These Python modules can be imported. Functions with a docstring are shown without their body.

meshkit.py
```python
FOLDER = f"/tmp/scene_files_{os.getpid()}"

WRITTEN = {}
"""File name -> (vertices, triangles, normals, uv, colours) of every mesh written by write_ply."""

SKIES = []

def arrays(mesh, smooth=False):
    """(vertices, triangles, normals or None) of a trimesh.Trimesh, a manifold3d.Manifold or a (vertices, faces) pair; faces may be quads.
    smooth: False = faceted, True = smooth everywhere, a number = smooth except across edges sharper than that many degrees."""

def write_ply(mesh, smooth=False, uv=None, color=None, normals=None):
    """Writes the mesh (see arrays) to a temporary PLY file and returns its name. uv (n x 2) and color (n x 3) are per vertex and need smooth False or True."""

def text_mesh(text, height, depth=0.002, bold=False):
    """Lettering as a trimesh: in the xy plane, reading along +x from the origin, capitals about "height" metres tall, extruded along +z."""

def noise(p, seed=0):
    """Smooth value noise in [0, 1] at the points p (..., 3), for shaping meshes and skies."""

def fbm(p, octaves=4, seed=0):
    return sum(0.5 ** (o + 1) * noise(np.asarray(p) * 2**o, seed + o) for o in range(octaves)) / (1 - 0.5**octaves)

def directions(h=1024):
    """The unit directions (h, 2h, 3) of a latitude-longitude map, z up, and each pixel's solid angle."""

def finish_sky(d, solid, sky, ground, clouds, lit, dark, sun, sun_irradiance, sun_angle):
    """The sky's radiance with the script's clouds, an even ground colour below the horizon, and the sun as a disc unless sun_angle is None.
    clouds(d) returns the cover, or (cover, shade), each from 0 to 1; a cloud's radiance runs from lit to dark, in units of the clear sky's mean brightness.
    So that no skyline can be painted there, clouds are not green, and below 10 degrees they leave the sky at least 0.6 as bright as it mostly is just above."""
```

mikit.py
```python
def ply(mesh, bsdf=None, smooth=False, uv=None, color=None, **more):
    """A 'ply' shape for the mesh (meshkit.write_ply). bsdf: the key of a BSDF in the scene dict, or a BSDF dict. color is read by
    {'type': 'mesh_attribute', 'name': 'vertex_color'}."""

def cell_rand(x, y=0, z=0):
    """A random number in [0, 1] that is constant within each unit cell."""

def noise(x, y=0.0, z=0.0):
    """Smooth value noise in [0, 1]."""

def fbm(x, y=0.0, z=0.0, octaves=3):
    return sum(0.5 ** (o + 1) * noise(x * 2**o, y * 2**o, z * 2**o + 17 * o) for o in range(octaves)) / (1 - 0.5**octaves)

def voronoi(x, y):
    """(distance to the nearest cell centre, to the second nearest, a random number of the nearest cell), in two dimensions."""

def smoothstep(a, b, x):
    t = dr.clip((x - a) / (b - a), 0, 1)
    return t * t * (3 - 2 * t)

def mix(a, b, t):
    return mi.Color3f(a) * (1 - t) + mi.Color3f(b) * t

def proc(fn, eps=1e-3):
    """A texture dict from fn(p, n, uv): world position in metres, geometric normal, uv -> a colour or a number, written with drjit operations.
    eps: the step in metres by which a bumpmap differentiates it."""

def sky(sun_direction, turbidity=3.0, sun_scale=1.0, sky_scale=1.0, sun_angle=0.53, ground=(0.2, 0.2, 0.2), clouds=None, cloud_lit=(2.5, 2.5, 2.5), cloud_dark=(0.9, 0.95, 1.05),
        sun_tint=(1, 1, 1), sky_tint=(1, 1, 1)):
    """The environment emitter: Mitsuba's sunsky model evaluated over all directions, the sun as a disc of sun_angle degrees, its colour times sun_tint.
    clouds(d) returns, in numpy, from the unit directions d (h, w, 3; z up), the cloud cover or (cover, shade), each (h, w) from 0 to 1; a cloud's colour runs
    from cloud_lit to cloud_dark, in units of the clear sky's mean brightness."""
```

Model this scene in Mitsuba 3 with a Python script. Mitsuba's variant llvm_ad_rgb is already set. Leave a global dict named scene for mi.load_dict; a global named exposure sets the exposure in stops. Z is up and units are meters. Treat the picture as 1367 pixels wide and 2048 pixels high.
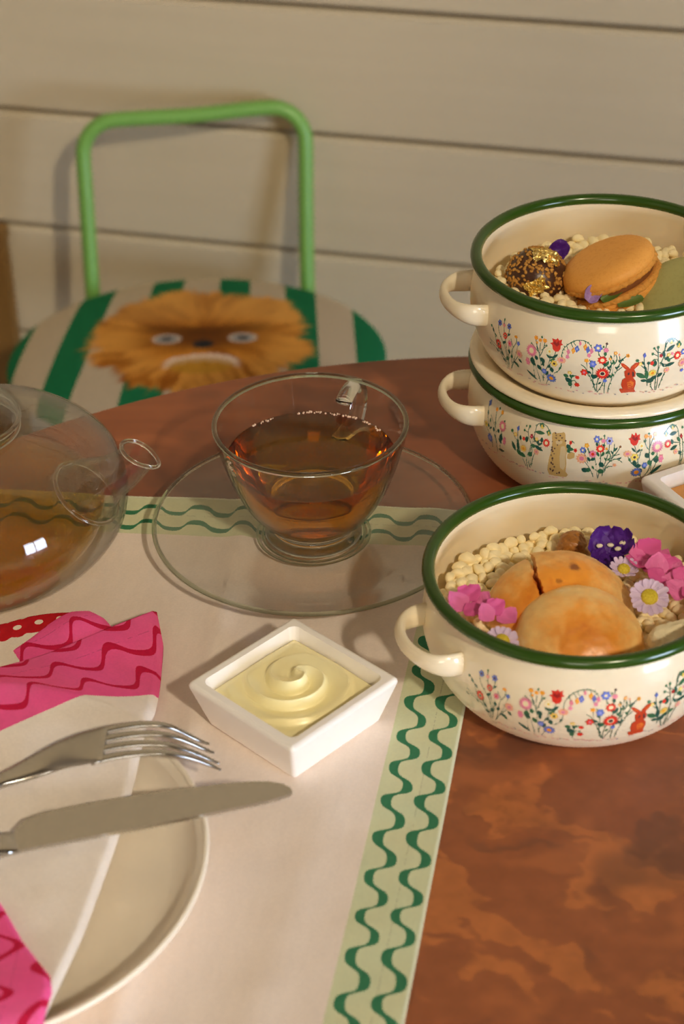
import math, random
import numpy as np, trimesh, mitsuba as mi, mikit, meshkit
import drjit as dr
from shapely.geometry import Polygon, Point, LineString
from mikit import noise, fbm, voronoi, smoothstep, mix, proc
T = mi.ScalarTransform4f
PI = math.pi
random.seed(7)
rng = np.random.default_rng(11)
scene, labels = {}, {}

# ------------------------------------------------------------------ camera
CAM_H, PITCH, ROLL, FOCAL = 0.5751, 0.59208, -0.02223, 3904.5
_c, _s = math.cos(PITCH), math.sin(PITCH)
_r, _u, _f = np.array([1., 0, 0]), np.array([0, _s, _c]), np.array([0, _c, -_s])
_up = -_r * math.sin(ROLL) + _u * math.cos(ROLL)
eye = np.array([0, 0, CAM_H])
scene['camera'] = {'type': 'thinlens', 'fov': math.degrees(2 * math.atan(683.5 / FOCAL)), 'fov_axis': 'x',
    'aperture_radius': 0.0034, 'focus_distance': 0.965, 'near_clip': 0.05, 'far_clip': 50.0,
    'to_world': T().look_at(origin=eye.tolist(), target=(eye + _f).tolist(), up=_up.tolist())}
exposure = 0.2

# ------------------------------------------------------------------ room frame: a runs along the boarded wall, b comes out of it into the room
YAW, WALL_D = 0.2574, 1.66
WN = np.array([math.sin(YAW), math.cos(YAW), 0.0])
WE = np.array([math.cos(YAW), -math.sin(YAW), 0.0])
FLOOR_Z, CEIL_Z = -0.74, 2.90
A0, A1, B1 = -1.75, 1.95, 3.9
ROOM = np.eye(4); ROOM[:3, 0], ROOM[:3, 1], ROOM[:3, 2], ROOM[:3, 3] = WE, -WN, [0, 0, 1], WN * WALL_D
def room(a, b, z): return WN * (WALL_D - b) + WE * a + np.array([0, 0, z])

# light that the room has: daylight at three windows, the high one in the sun
DAY_COOL = [14.0, 17.3, 22.5]
DAY_WARM = [6.0, 5.4, 4.5]
DAY_HIGH = [900.0, 770.0, 570.0]

# ------------------------------------------------------------------ mesh helpers
def tm(v, f): return trimesh.Trimesh(np.asarray(v, float), np.asarray(f, int), process=False)
def cat(ms): return trimesh.util.concatenate(ms)
def box(sx, sy, sz, c=(0, 0, 0)):
    m = trimesh.creation.box((sx, sy, sz)); m.apply_translation(c); return m
def rbox(sx, sy, sz, r, c=(0, 0, 0), seg=8):
    import manifold3d as m3
    s = m3.Manifold.sphere(r, seg * 2)
    ps = [s.translate((i * (sx / 2 - r), j * (sy / 2 - r), k * (sz / 2 - r))) for i in (-1, 1) for j in (-1, 1) for k in (-1, 1)]
    h = m3.Manifold.batch_hull(ps).to_mesh()
    m = tm(h.vert_properties[:, :3], h.tri_verts); m.apply_translation(c); return m
def smooth_profile(p, n=60):
    from scipy.interpolate import PchipInterpolator
    p = np.asarray(p, float); t = np.r_[0, np.cumsum(np.linalg.norm(np.diff(p, axis=0), axis=1))]
    q = np.linspace(0, t[-1], n)
    return np.stack([PchipInterpolator(t, p[:, 0])(q), PchipInterpolator(t, p[:, 1])(q)], 1)
def lathe(prof, n=96, closed=False):
    """prof: (r, z) going so that the outside lies to the right of the direction of travel when z points up (outer wall upwards)."""
    p = np.asarray(prof, float); k = len(p); a = np.arange(n) * 2 * PI / n
    v = np.stack([p[:, None, 0] * np.cos(a), p[:, None, 0] * np.sin(a), np.broadcast_to(p[:, None, 1], (k, n))], -1).reshape(-1, 3)
    f = []
    rows = range(k) if closed else range(k - 1)
    i = np.arange(n); j = (i + 1) % n
    for r in rows:
        s = (r + 1) % k
        if p[r, 0] > 1e-9: f.append(np.stack([r * n + i, r * n + j, s * n + j], 1))
        if p[s, 0] > 1e-9: f.append(np.stack([r * n + i, s * n + j, s * n + i], 1))
    m = tm(v, np.vstack(f)); m.merge_vertices(); return m
def torus(R, r, z=0.0, n=128, k=20):
    a = np.arange(k) * 2 * PI / k
    return lathe(np.stack([R + r * np.cos(a), z + r * np.sin(a)], 1), n, True)
def frames(P):
    P = np.asarray(P, float); t = np.gradient(P, axis=0); t /= np.linalg.norm(t, axis=1, keepdims=True)
    a = np.cross(t[0], [0, 0, 1.0]); a = a if np.linalg.norm(a) > .1 else np.cross(t[0], [1.0, 0, 0])
    A = []
    for q in t:
        a = a - q * (a @ q); a /= np.linalg.norm(a); A.append(a.copy())
    A = np.array(A); return t, A, np.cross(t, A)
def tube(P, r, k=16, closed=False, flat=None, caps=True):
    """flat: (ra, rb) arrays for an elliptical section along the frame's two axes."""
    P = np.asarray(P, float); n = len(P)
    if closed:
        t = np.roll(P, -1, 0) - np.roll(P, 1, 0); t /= np.linalg.norm(t, axis=1, keepdims=True)
        c = P.mean(0); A = P - c; A -= t * (A * t).sum(1, keepdims=True); A /= np.linalg.norm(A, axis=1, keepdims=True); B = np.cross(t, A)
    else: t, A, B = frames(P)
    ra, rb = (flat if flat is not None else (r, r))
    ra, rb = np.broadcast_to(ra, (n,)), np.broadcast_to(rb, (n,))
    ang = np.arange(k) * 2 * PI / k
    v = P[:, None] + ra[:, None, None] * np.cos(ang)[None, :, None] * A[:, None] + rb[:, None, None] * np.sin(ang)[None, :, None] * B[:, None]
    v = v.reshape(-1, 3); f = []; i = np.arange(k); j = (i + 1) % k
    for s in range(n if closed else n - 1):
        q = (s + 1) % n
        f += [np.stack([s * k + i, s * k + j, q * k + j], 1), np.stack([s * k + i, q * k + j, q * k + i], 1)]
    if not closed and caps:
        v = np.vstack([v, P[0], P[-1]])
        f += [np.stack([np.full(k, n * k), j, i], 1), np.stack([np.full(k, n * k + 1), (n - 1) * k + i, (n - 1) * k + j], 1)]
    m = tm(v, np.vstack(f))
    if m.volume < 0: m.invert()
    return m
def spline(pts, n=40):
    from scipy.interpolate import CubicSpline
    p = np.asarray(pts, float); t = np.r_[0, np.cumsum(np.linalg.norm(np.diff(p, axis=0), axis=1))]
    return CubicSpline(t, p)(np.linspace(0, t[-1], n))
def grid_mesh(nu, nv, fn):
    """fn(u, v) in [0, 1] -> points; normals along du x dv. Returns mesh and uv."""
    u, v = np.meshgrid(np.linspace(0, 1, nu), np.linspace(0, 1, nv), indexing='ij')
    P = fn(u, v).reshape(-1, 3)
    i, j = np.meshgrid(np.arange(nu - 1), np.arange(nv - 1), indexing='ij'); a = (i * nv + j).ravel()
    f = np.vstack([np.stack([a, a + nv, a + nv + 1], 1), np.stack([a, a + nv + 1, a + 1], 1)])
    return tm(P, f), np.stack([u.ravel(), v.ravel()], 1)
def sheet_solid(m, t, nvec=None):
    """Thickens an open sheet by t (downwards along -normal) into a closed mesh."""
    n = m.vertex_normals if nvec is None else np.broadcast_to(nvec, m.vertices.shape)
    k = len(m.vertices); v = np.vstack([m.vertices, m.vertices - n * t])
    e = np.sort(m.edges, axis=1); _, idx, cnt = np.unique(e, axis=0, return_index=True, return_counts=True)
    be = m.edges[idx[cnt == 1]]
    side = np.vstack([np.stack([be[:, 1], be[:, 0], be[:, 0] + k], 1), np.stack([be[:, 1], be[:, 0] + k, be[:, 1] + k], 1)])
    return tm(v, np.vstack([m.faces, m.faces[:, ::-1] + k, side]))
def ellipsoid(rx, ry, rz, sub=3):
    m = trimesh.creation.icosphere(sub); m.apply_scale((rx, ry, rz)); return m
def lump(m, amp, scale, seed=0):
    n = m.vertex_normals; v = m.vertices
    d = (meshkit.fbm(np.asarray(v) / scale + 31.7 + seed * 7.3, 3, seed) - .5) * 2 * amp
    return tm(v + n * d[:, None], m.faces)
def rot_to(axis, spin=0.0):
    """4x4 that turns +z to the axis after a spin about z."""
    z = np.asarray(axis, float); z /= np.linalg.norm(z)
    x = np.cross([0, 1, 0], z); x = x if np.linalg.norm(x) > 1e-3 else np.array([1., 0, 0]); x /= np.linalg.norm(x)
    M = np.eye(4); M[:3, 0], M[:3, 1], M[:3, 2] = x, np.cross(z, x), z
    c, s = math.cos(spin), math.sin(spin); S = np.eye(4); S[:2, :2] = [[c, -s], [s, c]]
    return M @ S
def move(p): M = np.eye(4); M[:3, 3] = p; return M
def placed(m, M):
    m = m.copy(); m.apply_transform(M); return m
def rotz(d):
    a = math.radians(d); M = np.eye(4); M[:2, :2] = [[math.cos(a), -math.sin(a)], [math.sin(a), math.cos(a)]]; return M

# ------------------------------------------------------------------ scene helpers
def put(key, mesh, mat, smooth=40, M=None, **kw):
    if key in scene:
        i = 1
        while f'{key}_{i:03d}' in scene: i += 1
        key = f'{key}_{i:03d}'
    d = mikit.ply(mesh, mat, smooth, **kw) if not isinstance(mesh, dict) else dict(mesh)
    if M is not None: d['to_world'] = T(np.asarray(M).tolist())
    scene[key] = d
    return key
def tag(key, label=None, cat=None, group=None, kind=None):
    d = {}
    if label: d['label'] = label
    if cat: d['category'] = cat
    if group: d['group'] = group
    if kind: d['kind'] = kind
    labels[key] = d
def mat(name, bsdf): scene[name] = bsdf; return name
def pr(color, rough=.5, spec=.5, name=None, **kw):
    c = color if isinstance(color, dict) else {'type': 'rgb', 'value': list(color)}
    d = {'type': 'principled', 'base_color': c, 'roughness': rough, 'specular': spec, **kw}
    d = {'type': 'twosided', 'bsdf': d}
    return mat(name, d) if name else d
VCOL = {'type': 'mesh_attribute', 'name': 'vertex_color'}

# ------------------------------------------------------------------ materials
def wood_col(p, n, uv):
    warp = fbm(p.x * 9, p.y * 9, 3.1) * .06
    g = fbm((p.x + warp) * 7, (p.y + warp) * 120, 1.0, 4)
    g2 = fbm(p.x * 14 + 5, p.y * 42 + warp * 60, 2.0, 3)
    big = fbm(p.x * 9 + 3, p.y * 7, 4.0, 3)
    c = mix((.235, .066, .026), (.33, .10, .036), g)
    c = mix(c, (.15, .046, .022), smoothstep(.42, .75, big) * .75)
    # worn, scraped patches where the stain is thin
    near = smoothstep(.80, .66, p.y)
    qx, qy = p.x + (fbm(p.x * 34, p.y * 34, 21., 4) - .5) * .05, p.y + (fbm(p.x * 34, p.y * 34, 33., 4) - .5) * .05
    du, dv = qx * .80 - qy * .60, qx * .60 + qy * .80
    sc = fbm(du * 26, dv * 62, 11., 3)
    mott = fbm(p.x * 150, p.y * 150, 8., 4)
    c = mix(c, (.28, .085, .030), near * .45)
    c = mix(c, (.56, .185, .048), smoothstep(.56, .66, sc + (mott - .5) * .10) * near * .45)
    c = mix(c, (.12, .046, .026), smoothstep(.50, .68, fbm(du * 20 + 4, dv * 34, 41., 4) + (mott - .5) * .12) * near * .60)
    c = c * (1 + (mott - .5) * .34 * near)
    bl = smoothstep(.56, .70, fbm(p.x * 30 + 8, p.y * 44, 5.5, 3))
    c = mix(c, (.46, .145, .045), bl * .40 * (near * .8 + .2))
    dk = smoothstep(.56, .72, fbm(p.x * 24 + 2, p.y * 24, 15.5, 3))
    c = mix(c, (.11, .04, .02), dk * .55)
    c = mix(c, (.42, .135, .05), smoothstep(.60, .85, g2) * .5)
    return c
mat('wood_mat', {'type': 'twosided', 'bsdf': {'type': 'principled', 'base_color': proc(wood_col), 'roughness': .42, 'specular': .45}})
def runner_col(p, n, uv):
    u, v = uv.x, uv.y
    weave = (noise(u * 1500, v * 1500) - .5) * .06 + (fbm(u * 300, v * 60) - .5) * .05
    c = mi.Color3f(.76, .665, .60) * (1 + weave)
    right, top = u < .0306, v < .0350
    green = mix((.56, .62, .42), (.62, .62, .40), fbm(u * 60, v * 60)) * (1 + weave)
    c = dr.select(right | top, green, c)
    ink = mi.Color3f(.035, .17, .085) * (1 + weave * 2)
    def wave(d, s, ph, c0, amp, per, w):
        s2 = s + (fbm(s * 30 + ph * 3, 2.2) - .5) * .006
        s0 = dr.sin((s2 / per + ph) * 2 * PI + .35 * dr.sin((s2 / per + ph) * 2 * PI)); k = 1.16 * s0 / dr.sqrt(s0 * s0 + .35)
        return dr.abs(d - c0 - k * amp) < w * (.92 + .4 * (noise(s * 120 + ph, 4.) - .5) + .30 * k * k)
    r = right & ~top & (wave(u, v, .23, .0222, .0040, .0228, .0018) | wave(u, v, .27, .0080, .0040, .0228, .0018))
    t = top & (wave(v, u, .15, .0125, .0034, .0240, .0016) | wave(v, u, .22, .0265, .0034, .0240, .0016))
    c = dr.select(r | t, ink, c)
    seam = (dr.abs(u - .0125) < .00022) & (noise(v * 900, 1.) > .35) & ~top
    seam2 = (dr.abs(v - .0175) < .00022) & (noise(u * 900, 1.) > .35) & ~right
    c = dr.select((seam | seam2) & ~(r | t), c * .72, c)
    return dr.select((u < .0012) | (v < .0012), mi.Color3f(.70, .74, .58), c)
mat('runner_mat', {'type': 'twosided', 'bsdf': {'type': 'principled', 'base_color': proc(runner_col), 'roughness': .9, 'specular': .15, 'sheen': .3}})
def cloth_white(p, n, uv):
    w = (noise(uv.x * 1500, uv.y * 1500) - .5) * .06 + (fbm(uv.x * 200, uv.y * 40) - .5) * .05
    return mi.Color3f(.80, .70, .60) * (1 + w)
def napkin_col(p, n, uv):
    # uv in metres: v runs in from the hem of the pink border, u along it
    u, v = uv.x, uv.y
    w = (noise(u * 1500, v * 1500) - .5) * .07 + (fbm(u * 200, v * 60) - .5) * .08
    c = mi.Color3f(.80, .73, .67) * (1 + w)
    pink = v < .059
    pk = mix((.83, .085, .30), (.76, .12, .30), fbm(u * 50, v * 50))
    c = dr.select(pink, pk * (1 + w), c)
    def wave(c0, ph, amp=.0062, per=.0265, wd=.0018):
        s2 = u + (fbm(u * 30 + ph * 3, 2.2) - .5) * .006
        k = dr.sin((s2 / per + ph) * 2 * PI) + .2 * dr.sin((s2 / per + ph) * 4 * PI + .8)
        return dr.abs(v - c0 - k * amp) < wd * (1 + .5 * (noise(u * 120 + ph, 4.) - .5) + .25 * k * k)
    ink = pink & (wave(.0235, .1) | wave(.0445, .35) | wave(.0025, .0))
    c = dr.select(ink, mi.Color3f(.50, .010, .055) * (1 + w), c)
    seam = (dr.abs(v - .0165) < .00025) & (noise(u * 700, 1.) > .3)
    return dr.select(seam & ~ink, c * .78, c)
mat('napkin_mat', {'type': 'twosided', 'bsdf': {'type': 'principled', 'base_color': proc(napkin_col), 'roughness': .9, 'specular': .15, 'sheen': .3}})
mat('napkin_white_mat', {'type': 'twosided', 'bsdf': {'type': 'principled', 'base_color': proc(cloth_white), 'roughness': .9, 'specular': .15, 'sheen': .3}})
def board_col(p, n, uv):
    g = fbm(p.x * 5, p.y * 5, p.z * 60, 3)
    return mix((.57, .485, .335), (.61, .52, .365), g)
pr(proc(board_col), .55, .35, name='board_mat')
pr((.07, .055, .035), .8, .2, name='groove_mat')
pr((.20, .17, .135), .8, .2, name='plaster_mat')
pr((.16, .09, .05), .6, .3, name='floor_mat')
pr((.22, .12, .035), .5, .3, name='post_mat')
pr((.17, .39, .080), .35, .5, name='green_paint_mat')
pr((.80, .70, .51), .14, .55, name='enamel_mat', clearcoat=.6, clearcoat_gloss=.95)
pr((.019, .058, .004), .16, .40, name='green_enamel_mat', clearcoat=.3, clearcoat_gloss=.95)
pr(VCOL, .22, .5, name='print_mat', clearcoat=.4, clearcoat_gloss=.9)
pr((.86, .83, .80), .28, .5, name='china_mat', clearcoat=.3, clearcoat_gloss=.9)
pr((.84, .77, .66), .3, .5, name='stoneware_mat', clearcoat=.2, clearcoat_gloss=.9)
mat('steel_mat', {'type': 'twosided', 'bsdf': {'type': 'roughconductor', 'material': 'none', 'specular_reflectance': {'type': 'rgb', 'value': [.54, .53, .52]}, 'alpha': .05}})
mat('glass_mat', {'type': 'dielectric', 'int_ior': 1.5, 'ext_ior': 1.0, 'specular_transmittance': {'type': 'rgb', 'value': [.985, .985, .97]}})
mat('glass_edge_mat', {'type': 'dielectric', 'int_ior': 1.5, 'ext_ior': 1.0, 'specular_transmittance': {'type': 'rgb', 'value': [.80, .84, .76]}})
mat('sheet_glass_mat', {'type': 'thindielectric', 'int_ior': 1.45, 'specular_reflectance': {'type': 'rgb', 'value': [.6, .6, .6]}, 'specular_transmittance': {'type': 'rgb', 'value': [.985, .985, .975]}})
mat('cup_glass_mat', {'type': 'thindielectric', 'int_ior': 1.28, 'specular_reflectance': {'type': 'rgb', 'value': [.6, .6, .6]}, 'specular_transmittance': {'type': 'rgb', 'value': [.985, .985, .975]}})
mat('tea_top_mat', {'type': 'dielectric', 'int_ior': 1.33, 'ext_ior': 1.0})
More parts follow.
